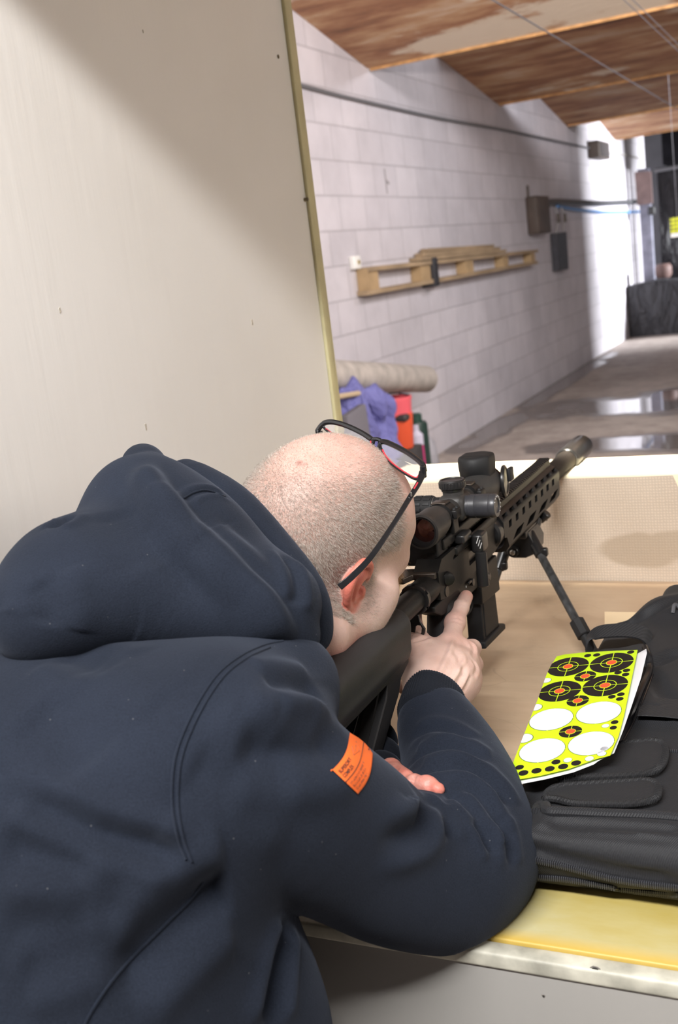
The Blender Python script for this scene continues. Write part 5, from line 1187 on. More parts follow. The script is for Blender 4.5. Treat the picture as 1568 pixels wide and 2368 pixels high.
# ---- bipod
bp = MB(); bp.box(R3(0, 1.655, -.043), (.034, .105, .012), bev=.002); bp.prism([(RX-.017, RZ-.04), (RX+.017, RZ-.04), (RX+.026, RZ-.060), (RX+.024, RZ-.078), (RX+.010, RZ-.084), (RX-.010, RZ-.084), (RX-.024, RZ-.078), (RX-.026, RZ-.060)], 1.615, 1.680, axis='y')
bip = bp.build('bipod_head', STEEL, rifle, bevel=.002)
q = on_plane(1186, 1277, 1, 1.606); MB().lathe(tuple(q), (0, -1, 0), [(-.012, .009), (0, .009), (.001, .0082)], 20).build('pivot_boss', STEEL, bip); MB().lathe((q[0], q[1]-.001, q[2]), (0, -1, 0), [(0, .0045), (.0018, .0045), (.003, .003)], 14).build('hex_bolt', BRIGHT, bip)
for (px, py, px2, py2, y, r) in ((1248, 1205, 1266, 1186, 1.70, .0085), (1222, 1222, 1233, 1214, 1.655, .009), (1256, 1192, 1262, 1190, 1.72, .011)):
    a, b_ = on_plane(px, py, 1, y), on_plane(px2, py2, 1, y); MB().cyl(tuple(a), tuple(b_), r*.75, r, n=20, bev=.0015).build('clamp_knob', STEEL, bip)
a, b_ = on_plane(1240, 1200, 1, 1.69), on_plane(1230, 1245, 1, 1.66); MB().cyl(tuple(a), tuple(b_), .010, .008, n=16, bev=.002).build('clamp_body', STEEL, bip)
CF = simple('carbon_fibre_tube', (.035, .036, .038), .34, spec=.6, var=.6, vscale=60, stretch=(2, 2, .5))
def leg(p0, p1, pf):
    p0, pf = np.array(p0), np.array(pf); L = np.linalg.norm(pf-p0); d = (pf-p0)/L
    lg = MB().cyl(tuple(p0+d*.028), tuple(p0+d*(L*.72)), .0066, n=24).build('bipod_leg', CF, bip)
    MB().cyl(tuple(p0-d*.006), tuple(p0+d*.042), .0100, .0094, n=20, bev=.002).build('leg_socket', STEEL, lg)
    MB().box(tuple(p0+d*.036+np.array([.009, -.002, .002])), (.010, .012, .014), bev=.003).build('leg_latch', STEEL, lg)
    MB().cyl(tuple(p0+d*(L*.70)), tuple(p0+d*(L*.82)), .0118, n=8, bev=.0015).build('leg_lock', RUB, lg)
    MB().cyl(tuple(p0+d*(L*.80)), tuple(p0+d*(L*.97)), .0078, n=16).build('leg_extension', RUB, lg)
    MB().lathe(tuple(p0+d*(L*.93)), tuple(d), [(0, .0085), (L*.02, .0105), (L*.05, .0115), (L*.068, .008)], 16).build('rubber_foot', RUB, lg)
leg(on_plane(1227, 1240, 1, 1.635), None, on_plane(1383, 1528, 2, ZB+.009))
leg(on_plane(1171, 1262, 1, 1.635), None, on_plane(1100, 1478, 2, ZB+.009))
# side grip lever hanging on the right of the receiver
a, b_ = on_plane(1112, 1275, 0, -.446), on_plane(1118, 1356, 0, -.446)
MB().cyl(tuple(a), tuple(b_), .0078, .0080, n=24, bev=.0015).build('hanging_lever', STEEL, rifle)
a2 = on_plane(1109, 1252, 0, -.450); hv = MB().box(tuple(a2), (.016, .030, .026), bev=.004).build('lever_block', STEEL, rifle)
for k in range(3):
    q = on_plane(1104+k*4, 1250+k*6, 0, -.4412); MB().box((q[0], q[1], q[2]), (.0006, .011, .0012), R=Matrix.Rotation(.5, 3, 'X')).build('engraved_line', MARKW, hv)
# ---- scope
SZ = .072
scope = MB().lathe(R3(0, 1.205, SZ), (0, 1, 0), [(.0, .0195), (.0005, .0222), (.010, .0225), (.012, .0212), (.045, .0212), (.060, .0190), (.066, .0152), (.150, .0152), (.200, .0152), (.222, .0200), (.236, .0250), (.272, .0256), (.2725, .0235)], 48, cap=False)
sc = scope.build('scope', simple('matt_black_tube', (.030, .028, .027), .5, bump=.15, bscale=900), rifle)
MB().lathe(R3(0, 1.2075, SZ), (0, 1, 0), [(.0, .0205), (.0, .0165), (.014, .0150), (.016, .001)], 40, cap=False).build('ocular_rim', RUB, sc)
LENS, lnt, lb = new_mat('coated_lens'); lb.inputs['Base Color'].default_value = (.03, .02, .02, 1); lb.inputs['Roughness'].default_value = .03; lb.inputs['Coat Weight'].default_value = 1; lb.inputs['Coat Tint'].default_value = (1, .5, .4, 1)
MB().lathe(R3(0, 1.214, SZ), (0, 1, 0), [(.0, .001), (.0012, .008), (.003, .0155), (.005, .0155)], 32).build('ocular_lens', LENS, sc); MB().lathe(R3(0, 1.486, SZ), (0, 1, 0), [(.0, .024), (.002, .024), (.003, .001)], 32).build('objective_lens', LENS, sc)
MB().box(R3(0, 1.338, SZ), (.037, .048, .037), bev=.010).build('turret_block', sc.data.materials[0], sc)
def knob(p, ax, r, h, name, teeth, flat=False):
    mb = MB(); mb.lathe(p, ax, [(0, r*.86), (.003, r*.9), (.004, r), (h-.002, r), (h, r*.92), (h, r*.80), (h-.0012, r*.76)], 48)
    A = Vector(ax).normalized(); q = A.to_track_quat('Z', 'Y')
    for k in range(teeth):
        t = 2*math.pi*k/teeth; c_ = Vector(p)+q @ Vector((r*math.cos(t), r*math.sin(t), h*.56)); mb.box((0, 0, 0), (.0012, .0030, h*.50), bev=.0004, T=Matrix.Translation(c_) @ (q @ Vector((0, 0, 1)) and q.to_matrix().to_4x4()) @ Matrix.Rotation(t, 4, 'Z'))
    return mb.build(name, STEEL, sc)
MB().cyl(R3(0, 1.335, SZ+.014), R3(0, 1.335, SZ+.024), .0140, n=32).build('turret_stem', sc.data.materials[0], sc)
knob(R3(0, 1.335, SZ+.023), (0, 0, 1), .0178, .0150, 'elevation_turret', 26)
mb = MB().lathe(R3(.012, 1.337, SZ), (1, 0, 0), [(0, .0150), (.010, .0150), (.0105, .0162), (.0185, .0162), (.0188, .0158), (.0195, .0162), (.038, .0162), (.0383, .0158), (.039, .0162), (.045, .0158), (.047, .0148), (.047, .0105), (.0455, .0095)], 48)
wt = mb.build('windage_turret', simple('satin_black_cap', (.035, .035, .040), .36, spec=.6), sc)
mb = MB()
for k in range(9):
    t = -1.0+k*.42; mb.box(R3(.0592, 1.337+.0128*math.sin(t), SZ+.0128*math.cos(t)), (.0008, .0020, .0012))
mb.build('click_marks', MARKW, wt)['kind'] = 'stuff'
mb = MB().lathe(R3(-.014, 1.335, SZ), (-1, 0, 0), [(0, .0135), (.014, .0135), (.015, .0152), (.042, .0152), (.044, .014)], 40)
for k in range(12):
    t = 2*math.pi*k/12
    for h in (.022, .035): mb.box(R3(-.014-h, 1.335+.0155*math.sin(t), SZ+.0155*math.cos(t)), (.010, .0045, .0016), bev=.0005, R=Matrix.Rotation(-t, 3, 'X'))
mb.build('parallax_knob', RUB, sc); MB().lathe(R3(-.0275, 1.335, SZ), (-1, 0, 0), [(0, .0142), (.0012, .0142)], 32).build('parallax_ring', BRIGHT, sc)
# mount: base, two rings with caps and screws
mt = MB(); mt.box(R3(0, 1.325, .0455), (.030, .170, .014), bev=.002)
for y in (1.283, 1.392): mt.prism([(RX-.019, RZ+.050), (RX+.019, RZ+.050), (RX+.0185, RZ+SZ), (RX-.0185, RZ+SZ)], y-.010, y+.010, axis='y')
mo = mt.build('scope_mount', ANO, rifle, bevel=.0015)
for y in (1.283, 1.392):
    rc = MB().lathe(R3(0, y-.010, SZ), (0, 1, 0), [(0, .0170), (.0, .0195), (.020, .0195), (.020, .0170)], 32).build('ring_cap', ANO, mo)
    MB().box(R3(0, y, SZ+.0185), (.020, .020, .003), bev=.001).build('cap_flat', simple('cap_top_warm_reflection', (.055, .042, .034), .35, metal=.4), rc)  # brown top paints in the warm ceiling reflection
    MB().box(R3(.020, y, SZ+.004), (.008, .020, .012), bev=.002).build('ring_lug', ANO, rc)
    for s in (-.005, .005): MB().cyl(R3(.0185, y+s, SZ+.010), R3(.0215, y+s, SZ+.0105), .0026, n=10).build('ring_screw', RUB, rc)
MB().box(R3(.020, 1.300, .040), (.014, .034, .012), bev=.003).build('clamp_bar', STEEL, mo); MB().box(R3(-.020, 1.29, .040), (.012, .05, .012), bev=.003).build('clamp_bar', STEEL, mo)
# hooded sight riding over the front of the scope
Hd = Sculpt(); Hd.box(R3(-.004, 1.458, SZ+.030), (.0145, .0115, .0150), .0075, .006); Hd.cap(R3(-.004, 1.447, SZ+.034), R3(-.004, 1.470, SZ+.034), .0205, .0205, .01)
Hd.box(R3(0, 1.458, SZ+.052), (.03, .03, .0045), .001, .004, op=-1)
Hd.box(R3(-.004, 1.458, SZ+.020), (.0150, .0115, .020), .006, .004)
Vh, Qh = Hd.mesh(.0014); grid_object('sight_hood', Vh, Qh, RUB, sc)
# open flip cap
q = on_plane(1165, 1112, 1, 1.49)
fc = MB().lathe((q[0]-.0015, q[1], q[2]), (1, 0.12, 0), [(0, .0225), (.0015, .0238), (.0035, .0238), (.0055, .0222), (.0055, .020), (.004, .019)], 40).build('flip_cap', STEEL, sc)
q2 = on_plane(1180, 1096, 1, 1.50); MB().box((q2[0], q2[1], q2[2]), (.006, .02, .020), bev=.002).build('cap_latch', RUB, fc)
MB().cyl((q[0]-.022, q[1]-.01, q[2]+.002), (q[0], q[1], q[2]+.002), .004, n=12).build('cap_hinge', RUB, fc)

# ================================================================== BAG, TARGET SHEETS, GLASSES
def nylon(name, col, sc=1.0):
    m, nt, b = new_mat(name); tc = nd(nt, 'ShaderNodeTexCoord'); mp = nd(nt, 'ShaderNodeMapping'); mp.inputs['Rotation'].default_value = (0, 0, .7); nt.links.new(tc.outputs['Object'], mp.inputs[0])
    w = nd(nt, 'ShaderNodeTexWave', wave_type='BANDS', bands_direction='X'); w.inputs['Scale'].default_value = 190*sc; w.inputs['Distortion'].default_value = .6; nt.links.new(mp.outputs[0], w.inputs['Vector'])
    n = nd(nt, 'ShaderNodeTexNoise', Scale=600.0, Detail=2.0); nt.links.new(tc.outputs['Object'], n.inputs['Vector'])
    n2 = nd(nt, 'ShaderNodeTexNoise', Scale=7.0, Detail=4.0); nt.links.new(tc.outputs['Object'], n2.inputs['Vector'])
    a = nd(nt, 'ShaderNodeMath', operation='ADD'); nt.links.new(w.outputs['Fac'], a.inputs[0]); nt.links.new(n.outputs['Fac'], a.inputs[1])
    mr = nd(nt, 'ShaderNodeMapRange'); mr.inputs['From Max'].default_value = 2; mr.inputs['To Min'].default_value = .65; mr.inputs['To Max'].default_value = 1.35; nt.links.new(a.outputs[0], mr.inputs['Value'])
    s = nd(nt, 'ShaderNodeVectorMath', operation='SCALE'); s.inputs[0].default_value = col; nt.links.new(mr.outputs[0], s.inputs['Scale']); nt.links.new(s.outputs[0], b.inputs['Base Color'])
    bp = nd(nt, 'ShaderNodeBump', Strength=.55, Distance=.0005); nt.links.new(a.outputs[0], bp.inputs['Height']); nt.links.new(bp.outputs[0], b.inputs['Normal'])
    b.inputs['Roughness'].default_value = .62; b.inputs['Specular IOR Level'].default_value = .35; b.inputs['Sheen Weight'].default_value = .03
    return m
NYL = nylon('black_ballistic_nylon', (.0145, .0148, .0175)); WEB = nylon('black_webbing', (.018, .018, .020), .5); VIN = simple('black_vinyl_piping', (.010, .010, .012), .32, spec=.4)
bag = thing('rifle_bag', 'large black nylon gun bag with flaps and zips lying on the bench', 'bag', (.05, 1.3, ZB))
K = Sculpt(); ZT = .965
K.box((.075, 1.198, .927), (.395-.02, .293-.02, .034-.018), .018, .02)
K.box((.09, 1.40, .930), (.33, .22, .02), .022, .03)
K.cap((-.30, .915, .938), (.45, .895, .938), .022, .022, .03)
K.cap((-.235, 1.50, .948), (.30, 1.74, .965), .038, .050, .05)
K.cap((-.14, 1.30, .972), (.42, 1.26, .970), .020, .03, .04); K.cap((-.13, 1.30, .972), (-.17, 1.50, .972), .022, .026, .03)
K.ell((-.02, 1.42, .980), (.12, .15, .030), .03)
K.fold([(1508, 1545), (1530, 1590), (1568, 1630)], .006, .4, .012); K.fold([(1568, 1500), (1530, 1520), (1500, 1530)], .007, .4, .012)
K.fold([(1210, 1770), (1240, 1800), (1230, 1850)], .006, .5, .01); K.fold([(1255, 1810), (1240, 1850), (1225, 1900)], .005, .5, .01)
K.fold([(1262, 1892), (1330, 1898), (1420, 1902), (1500, 1906), (1568, 1912)], .006, .7, .006)
K.fold([(1215, 1905), (1280, 1920), (1400, 1930), (1568, 1945)], .003, .5, .004)
K.fold([(1208, 1960), (1260, 1975), (1350, 1998), (1460, 2022), (1568, 2036)], .004, .6, .006)
K.fold([(1205, 2040), (1300, 2048), (1420, 2062), (1568, 2076)], .004, .5, .006)
K.fold([(1440, 1440), (1480, 1425), (1520, 1400), (1568, 1375)], .006, .6, .01)
K_raw = K.trace
K.trace = lambda px, py, d0=.4: (lambda q: q if q is not None and np.linalg.norm(q-C0) < 2.1 and q[2] > ZB+.01 else on_plane(px, py, 2, .962))(K_raw(px, py, d0))
Vk, Qk = K.mesh(.0032 if FINE else .005); Vk = relax(Vk, Qk, 1, .4); K.bind(Vk, Qk); Vk[:, 2] = np.maximum(Vk[:, 2], ZB+.0008)
grid_object('bag_body', Vk, Qk, NYL, bag)
def on_bag(pts, lift=.002): return np.array([K.trace(*p)+[0, 0, lift] for p in pts])
def ribbon(pts, w, th, name, mat, par, side_dir=None):
    """flat strap along points"""
    P = np.array(pts); mb = MB(); vs = []; fs = []; m = len(P)
    for i in range(m):
        t = P[min(i+1, m-1)]-P[max(i-1, 0)]; t /= np.linalg.norm(t); s = np.array(side_dir, float) if side_dir is not None else np.cross(t, [0, 0, 1]); s = s-t*(s@t); s /= np.linalg.norm(s); n = np.cross(s, t)
        if n[2] < 0: n = -n
        for a, c in ((-1, 0), (1, 0), (1, 1), (-1, 1)): vs.append(tuple(P[i]+s*w/2*a+n*th*c))
    for i in range(m-1):
        for k in range(4): fs.append((4*i+k, 4*i+(k+1) % 4, 4*i+4+(k+1) % 4, 4*i+4+k))
    fs += [(0, 1, 2, 3), tuple(4*m-4+k for k in (3, 2, 1, 0))]
    return mb.add(vs, fs).build(name, mat, par, bevel=.0006)
# flaps with ribbed binding
def flap(out, name_z, lift):
    P = on_bag(out, lift); z = P[:, 2].mean(); P2 = spline([tuple(p) for p in np.vstack([P, P[:1]])], 6)[:-1]
    P2[:, 2] = .35*P2[:, 2]+.65*z
    c = P2.mean(0); mb = MB(); n = len(P2); rings = []
    vs = []; 
    for s, dz in ((1.0, -.006), (1.0, .0005), (.90, .0030), (.80, .0022), (.4, .0032)):
        for p in P2:
            q = c+(p-c)*[s if s == 1 else 1-(1-s)*.5, s, 1]; vs.append((q[0], q[1], q[2]+dz))
    fs = []
    for j in range(4):
        for i in range(n): fs.append((j*n+i, j*n+(i+1) % n, (j+1)*n+(i+1) % n, (j+1)*n+i))
    fs.append(tuple(range(n-1, -1, -1))); fs.append(tuple(4*n+i for i in range(n)))
    f = MB().add(vs, fs).build('flap', NYL, bag, smooth=60)
    tb = MB().tube([(p[0], p[1], p[2]+.0005) for p in P2], .0034, 8, closed=True)
    P3 = np.vstack([P2, P2[:1]]); d = np.r_[0, np.cumsum(np.linalg.norm(np.diff(P3, axis=0), axis=1))]; L = d[-1]; 
    for s in np.arange(0, L, .0016):
        p = np.array([np.interp(s, d, P3[:, k]) for k in range(3)]); p1 = np.array([np.interp((s+.001) % L, d, P3[:, k]) for k in range(3)]); t = p1-p; nn_ = np.linalg.norm(t)
        if nn_ < 1e-6: continue
        t /= nn_; r = np.cross(t, [0, 0, 1]); r /= np.linalg.norm(r)
        arc = [tuple(p+r*.0040*math.cos(a)+np.array([0, 0, .0005+.0036*math.sin(a)])) for a in np.linspace(-.3, math.pi+.3, 6)]
        tb.tube(arc, .0005, 4)
    tb.build('binding', WEB, f)
    return f
flap([(1300, 1796), (1340, 1765), (1424, 1737), (1480, 1729), (1521, 1727), (1538, 1745), (1535, 1775), (1515, 1797), (1470, 1806), (1400, 1810), (1330, 1812), (1300, 1815)], 0, .006)
flap([(1262, 1862), (1272, 1845), (1300, 1832), (1375, 1826), (1450, 1822), (1502, 1820), (1522, 1836), (1514, 1862), (1465, 1873), (1400, 1873), (1330, 1869), (1290, 1861)], 0, .006)
MB().tube(on_bag(spline([(1240, 1882), (1246, 1868), (1262, 1866), (1268, 1878), (1300, 1880), (1400, 1885), (1500, 1889), (1600, 1897)], 6), .001), .0055, 10).build('padded_roll', NYL, bag)
ribbon(on_bag([(1478, 1636), (1500, 1636), (1540, 1638), (1566, 1641), (1620, 1645)], .0002), .050, .0012, 'webbing_strap', WEB, bag, (0, 1, 0))
# handle loop
b1, b2 = K.trace(1368, 1506), K.trace(1503, 1480); d1, d2 = np.linalg.norm(b1-C0), np.linalg.norm(b2-C0)
hp = spline([tuple(b1-[0, 0, .004])]+[tuple(at(px, py, d1+(d2-d1)*t-.01)) for px, py, t in ((1364, 1488, .05), (1370, 1474, .12), (1388, 1464, .25), (1420, 1460, .45), (1455, 1460, .65), (1485, 1466, .85))]+[tuple(b2-[0, 0, .002])], 7)
ribbon(hp, .024, .0028, 'carry_handle', WEB, bag, (.10, .80, .35))
def zipper(pts, name, r=.0026):
    P = on_bag(spline(pts, 8), .0); P = P-np.array([ray(*p) for p in spline(pts, 8)])*.0012
    d = np.r_[0, np.cumsum(np.linalg.norm(np.diff(P, axis=0), axis=1))]; mb = MB()
    for s in np.arange(0, d[-1], .0020):
        p = np.array([np.interp(s, d, P[:, k]) for k in range(3)]); mb.box(tuple(p), (.0009, r*2.15, r*2.15), bev=.0003)
    z = MB().tube(P, r, 8).build('zip_coil', VIN, bag); o = mb.build('zip_teeth', simple('grey_nylon_teeth', (.05, .052, .06), .3), z); o['kind'] = 'stuff'
zipper([(1212, 1983), (1262, 1993), (1318, 2006), (1403, 2028), (1477, 2041), (1580, 2053)], 'a')
zipper([(1202, 2026), (1260, 2028), (1318, 2033), (1403, 2048), (1477, 2060), (1580, 2068)], 'b')
zipper([(1542, 1737), (1568, 1738), (1600, 1740)], 'c', .0018)
MB().tube(on_bag(spline([(1492, 1500), (1502, 1530), (1500, 1560), (1482, 1600), (1462, 1650), (1440, 1700), (1420, 1735)], 5), .002), .0042, 10).build('piping', VIN, bag)
MB().tube(on_bag(spline([(1510, 1560), (1495, 1600), (1475, 1650), (1450, 1700), (1430, 1730)], 5), .0005), .0012, 6).build('seam_cord', VIN, bag)
MB().tube(spline([tuple(K.trace(1556, 1418)), tuple(K.trace(1562, 1411)+[0, 0, .008]), tuple(K.trace(1578, 1412))], 6), .003, 8).build('zip_pull', simple('grey_zip_pull', (.10, .10, .11), .4, metal=.5), bag)
# ---- target sheets on the bag
n_t = np.cross(np.array([1, 0, 0.12]), np.array([0, 1, .088])); P0t = np.array([-.30, .97, .9765])
def on_sheet(px, py, lift=0.0):
    d = ray(px, py); p0 = P0t+np.array([0, 0, lift]); t = ((p0-C0)@n_t)/(d@n_t); return C0+d*t
Z4 = lambda a, b_: (1160+a/3.843, 1380+b_/3.843)
LIME = simple('fluorescent_lime_paper', (.58, .84, .015), .4); BLK = simple('glossy_black_print', (.018, .015, .014), .12, spec=.7); ORA = simple('orange_red_spot', (.90, .09, .035), .4); WHT = simple('white_backing_paper', (.70, .70, .74), .45, coat=.2); GRN = simple('green_outline', (.10, .17, .01), .5)
sheet_out = [Z4(*p) for p in ((1210, 472), (1150, 760), (1090, 1050), (1040, 1240), (965, 1412), (850, 1440), (600, 1530), (350, 1590), (150, 1625), (48, 1645), (60, 1580), (100, 1480), (165, 1310), (240, 1120), (330, 890), (400, 690), (440, 610), (490, 530), (560, 512), (760, 492), (1000, 480))]
def disc_px(c, rx, mat_index, mb, lift, clip=True):
    """round sticker: centre through a pixel, true radius on the sheet"""
    p = on_sheet(*c, lift); e = on_sheet(c[0]+rx, c[1]-rx*.07, lift); r = np.linalg.norm(e-p)
    ux = np.array([1, 0, .12]); uy = np.cross(n_t/np.linalg.norm(n_t), ux); uy /= np.linalg.norm(uy); ux /= np.linalg.norm(ux)
    return p, r, ux, uy
def curl(P):
    """the near left corner and the loose edges lift a little"""
    P = np.array(P); return P
def poly_sheet(px_pts, z0, z1, mb):
    a = curl([on_sheet(*p, z0) for p in px_pts]); b_ = curl([on_sheet(*p, z1) for p in px_pts]); n = len(a)
    mb.add([tuple(p) for p in a]+[tuple(p) for p in b_], [tuple(range(n-1, -1, -1)), tuple(range(n, 2*n))]+[(i, (i+1) % n, n+(i+1) % n, n+i) for i in range(n)])
back = MB(); poly_sheet([Z4(*p) for p in ((1286, 462), (1292, 500), (1240, 720), (1160, 960), (1080, 1190), (1000, 1390), (860, 1460), (820, 1490), (640, 1560), (400, 1620), (170, 1665), (60, 1680), (52, 1640), (300, 1000), (500, 560), (900, 520), (1180, 520))], -.0035, -.0028, back)
bs = back.build('backing_sheet', WHT, None); tag(bs, 'plain white backing sheet showing past the edge of the lime target sheet', 'paper')
sh = MB(); poly_sheet(sheet_out, -.0008, 0, sh)
tsheet = sh.build('target_sheet', LIME, None); tag(tsheet, 'lime sheet of round black and white splatter target stickers on the bag', 'target sheet')
def inside(P, poly):
    c = False; n = len(poly)
    for i in range(n):
        a, b_ = poly[i], poly[(i+1) % n]
        if (a[1] > P[1]) != (b_[1] > P[1]) and P[0] < (b_[0]-a[0])*(P[1]-a[1])/(b_[1]-a[1])+a[0]: c = not c
    return c
SO = [tuple(p[:2]) for p in (on_sheet(*q) for q in sheet_out)]
def sticker(c, rz, kind, parent=tsheet):
    p, r, ux, uy = disc_px(Z4(*c), rz/3.843, 0, None, 0)
    def ringpts(rr, n=56, ph=0): return [p+ux*rr*math.cos(a)+uy*rr*math.sin(a) for a in np.linspace(0, 2*math.pi, n+1)[:-1]+ph]
    def clipd(P_):   # pull points that fall off the sheet back to its edge
        out = []
        for q in P_:
            if inside(q, SO): out.append(q); continue
            lo, hi = 0.0, 1.0
            for _ in range(18):
                m_ = (lo+hi)/2
                if inside(p+(q-p)*m_, SO): lo = m_
                else: hi = m_
            out.append(p+(q-p)*lo)
        return out
    mb = MB()
    def disc(rr, h, mi, n=56):
        P_ = curl(clipd(ringpts(rr, n))); mb.cur = mi; a = [tuple(q+[0, 0, .00005]) for q in P_]; b_ = [tuple(q+[0, 0, h]) for q in P_]; m_ = len(a)
        mb.add(a+b_, [tuple(range(m_, 2*m_))]+[(i, (i+1) % m_, m_+(i+1) % m_, m_+i) for i in range(m_)])
    def ringb(r0, r1, h, mi, n=56):
        A = curl(clipd(ringpts(r0, n))); B_ = curl(clipd(ringpts(r1, n))); mb.cur = mi; mb.add([tuple(q+[0, 0, h]) for q in A]+[tuple(q+[0, 0, h]) for q in B_], [(i, (i+1) % n, n+(i+1) % n, n+i) for i in range(n)])
    def bar(a0, r0, r1, w, h, mi):
        d = ux*math.cos(a0)+uy*math.sin(a0); s = -ux*math.sin(a0)+uy*math.cos(a0); P_ = curl(clipd([p+d*r0-s*w, p+d*r1-s*w, p+d*r1+s*w, p+d*r0+s*w])); mb.cur = mi; mb.add([tuple(q+[0, 0, h]) for q in P_], [(0, 1, 2, 3)])
    mats = [BLK, LIME, ORA, WHT, GRN]
    if kind in 'BM':
        disc(r, .00030, 0)
        a0 = .05
        for k in range(4): bar(a0+k*math.pi/2, r*.26, r*(1.0), r*(.020 if kind == 'B' else .03), .00042, 1)
        if kind == 'B': ringb(r*.475, r*.51, .00042, 1)
        disc(r*(.255 if kind == 'B' else .47), .00046, 1); disc(r*(.225 if kind == 'B' else .42), .00056, 2)
    elif kind == 'W':
        disc(r, .00020, 4); 
        for k in range(4): bar(k*math.pi/2+.05, r*.9, r*1.03, r*.03, .00026, 1)
        disc(r*.975, .00032, 3)
    elif kind == 'w': disc(r, .0002, 4); disc(r*.92, .00032, 3)
    else: disc(r, .0003, 0)
    lab = {'B': 'large black bullseye sticker', 'M': 'small black bullseye sticker', 'W': 'white gap of a used large sticker', 'w': 'white gap of a used small sticker', 's': 'small plain black dot sticker'}[kind]
    mb.build('sticker', mats, parent, smooth=0)
for c, r, k in [(c_, r_*dict(s=.86, w=.92, M=.95).get(k_, 1), k_) for c_, r_, k_ in [((590, 622), 182, 'B'), ((977, 587), 194, 'B'), ((515, 840), 190, 'B'), ((920, 790), 202, 'B'), ((743, 708), 101, 'M'), ((677, 926), 104, 'M'), ((612, 1200), 108, 'M'),
                ((440, 1090), 198, 'W'), ((862, 1030), 205, 'W'), ((360, 1365), 208, 'W'), ((795, 1303), 210, 'W'),
                ((765, 524), 36, 's'), ((845, 518), 36, 's'), ((1147, 493), 37, 's'), ((1035, 675), 38, 's'), ((1110, 655), 38, 's'), ((1102, 692), 38, 's'), ((980, 890), 39, 's'), ((1060, 868), 39, 's'), ((1050, 909), 39, 's'),
                ((1005, 1116), 39, 's'), ((993, 1165), 37, 's'), ((924, 1149), 39, 'w'), ((483, 1470), 46, 's'), ((588, 1453), 44, 'w'), ((160, 1517), 44, 's'), ((94, 1597), 45, 's'), ((194, 1567), 51, 's'), ((310, 1548), 52, 's'), ((428, 1530), 51, 's'), ((547, 1510), 52, 's'), ((662, 1479), 51, 's'), ((780, 1440), 46, 'w'), ((890, 1396), 48, 'w'), ((913, 1352), 42, 'w'),
                ((395, 745), 52, 'w'), ((300, 985), 70, 'w'), ((200, 1260), 90, 'w'), ((88, 1545), 20, 'w')]]: sticker(c, r, k)
# ---- glasses pushed up on the head
GLA = simple('black_glossy_acetate', (.012, .012, .014), .18, spec=.6); RED = simple('red_reflection_and_stripe', (.55, .04, .06), .3)  # red serves the painted lens reflection and the temple stripe
glass, gnt, gb_ = new_mat('lens_glass'); gb_.inputs['Base Color'].default_value = (.9, .88, .9, 1); gb_.inputs['Transmission Weight'].default_value = .86; gb_.inputs['Roughness'].default_value = 0; gb_.inputs['IOR'].default_value = 1.15; gb_.inputs['Coat Weight'].default_value = .15  # partly diffuse base stands in for the whitish reflection on the lenses
HINR, BRG, HINL = at(978, 1092, 1.150), at(874, 1024, 1.190), at(738, 998, 1.235)
gls = thing('eyeglasses', 'black framed glasses with red inner faces pushed up on the man\'s head', 'glasses', tuple(BRG))
gx = HINL-HINR; gx /= np.linalg.norm(gx)
def gp(px, py, d): return at(px, py, d)
# each rim: brow line above, lower edge further round the head
rimR = [gp(982, 1088, 1.152), gp(975, 1072, 1.157), gp(945, 1049, 1.168), gp(912, 1031, 1.180), gp(886, 1021, 1.189), gp(880, 1030, 1.190), gp(888, 1052, 1.180), gp(905, 1072, 1.168), gp(935, 1094, 1.155), gp(962, 1108, 1.146), gp(972, 1100, 1.148)]
rimL = [gp(860, 1016, 1.196), gp(835, 1000, 1.206), gp(800, 984, 1.218), gp(768, 976, 1.228), gp(748, 980, 1.234), gp(752, 992, 1.232), gp(775, 1008, 1.220), gp(815, 1030, 1.205), gp(848, 1040, 1.195), gp(862, 1034, 1.193)]
for nm, rim in (('right', rimR), ('left', rimL)):
    P = spline([tuple(p) for p in rim+[rim[0]]], 6)[:-1]; o = MB().tube(P, [.0032 if i < len(P)*.45 else .0016 for i in range(len(P))], 8, closed=True).build('rim', GLA, gls)
    c = P.mean(0); nn_ = np.cross(P[5]-c, P[len(P)//3]-c); nn_ /= np.linalg.norm(nn_); n = len(P)
    MB().add([tuple(p+nn_*.0006) for p in P]+[tuple(p-nn_*.0006) for p in P]+[tuple(c+nn_*.0015), tuple(c-nn_*.0002)], [(i, (i+1) % n, 2*n) for i in range(n)]+[(n+(i+1) % n, n+i, 2*n+1) for i in range(n)]+[(i, n+i, n+(i+1) % n, (i+1) % n) for i in range(n)]).build('lens', glass, o, smooth=60)
    k0 = int(n*.5); MB().tube(P[k0:]*.96+c*.04, .0016, 6).build('red_lens_reflection', RED, o)  # red reflection low in the lens, built as a solid tube
MB().tube(spline([tuple(gp(886, 1022, 1.189)), tuple(gp(874, 1016, 1.192)), tuple(gp(860, 1016, 1.196))], 5), .0024, 8).build('bridge', GLA, gls)
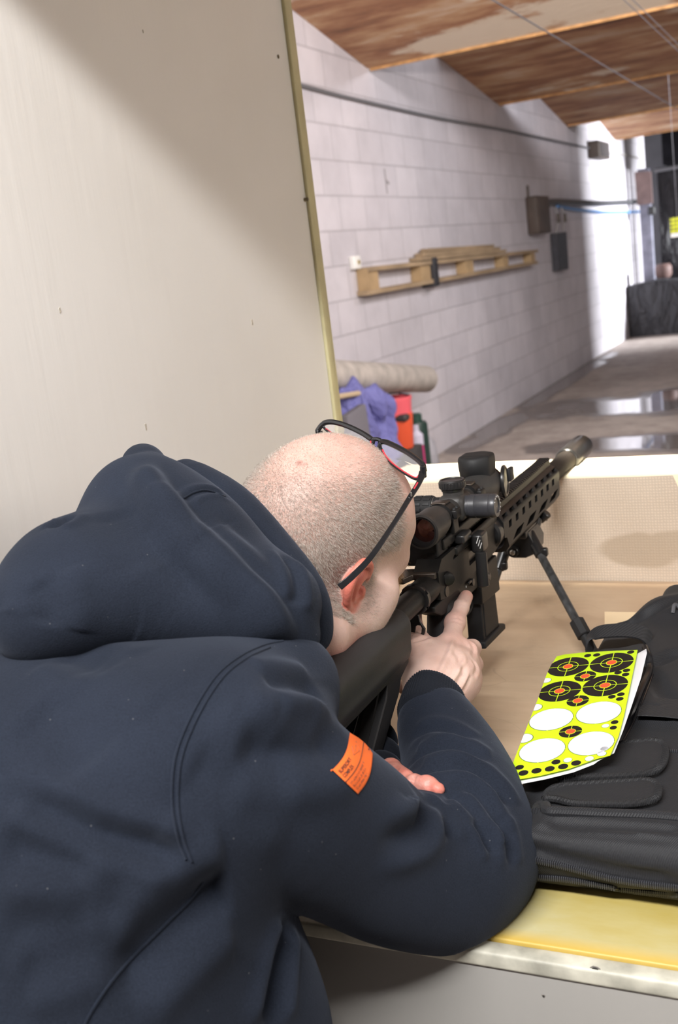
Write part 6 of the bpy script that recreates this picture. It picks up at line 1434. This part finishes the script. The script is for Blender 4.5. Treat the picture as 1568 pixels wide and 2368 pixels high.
for a, b_, c in (((880, 1024, 1.190), (876, 1036, 1.188), (883, 1052, 1.182)), ((864, 1020, 1.194), (862, 1030, 1.192), (868, 1040, 1.190))): MB().tube(spline([tuple(gp(*a)), tuple(gp(*b_)), tuple(gp(*c))], 4), .0021, 8).build('nose_pad', GLA, gls)
MB().tube(spline([tuple(gp(752, 978, 1.233)), tuple(gp(743, 984, 1.235)), tuple(gp(734, 997, 1.236)), tuple(HINL)], 4), .0030, 8).build('end_piece', GLA, gls)
def temple(pts, red=True):
    P = spline([tuple(p) for p in pts], 6); n = len(P); w = np.interp(np.linspace(0, 1, n), [0, .15, .5, 1], [.0042, .0030, .0026, .0036])
    t = MB(); vs = []; fs = []
    for i in range(n):
        d = P[min(i+1, n-1)]-P[max(i-1, 0)]; d /= np.linalg.norm(d); v = (C0-P[i]); v -= d*(v@d); v /= np.linalg.norm(v); s = np.cross(d, v)
        for a, e in ((-1, -1), (1, -1), (1, 1), (-1, 1)): vs.append(tuple(P[i]+s*w[i]*a+v*.0013*e))
    for i in range(n-1):
        for k in range(4): fs.append((4*i+k, 4*i+(k+1) % 4, 4*i+4+(k+1) % 4, 4*i+4+k))
    fs += [(0, 1, 2, 3), tuple(4*n-4+k for k in (3, 2, 1, 0))]
    o = t.add(vs, fs).build('temple', GLA, gls, bevel=.0006)
    return o, P
t1, PT = temple([HINR+[0, 0, 0], gp(968, 1118, 1.140), gp(945, 1155, 1.124), gp(910, 1212, 1.102), gp(860, 1285, 1.082), gp(820, 1328, 1.075), gp(785, 1358, 1.076)])
MB().cyl(tuple(HINR+[0, 0, -.006]), tuple(HINR+[0.001, 0, .007]), .0036, n=14, bev=.001).build('hinge', GLA, gls)
MB().box(tuple(gp(951, 1143, 1.1235)), (.0016, .0016, .005), bev=.0005).build('temple_inlay', BRIGHT, t1); MB().tube([tuple(gp(966, 1116, 1.1385)), tuple(gp(957, 1131, 1.1325))], .0009, 6).build('red_stripe', RED, t1)
t2, _ = temple([HINL, gp(725, 1012, 1.225), gp(705, 1035, 1.240)]) if False else temple([HINL, HC+HF*.035-HR*.080+HU*.055, HC+HF*(-.01)-HR*.082+HU*.01, HC+HF*(-.04)-HR*.079+HU*(-.02)])
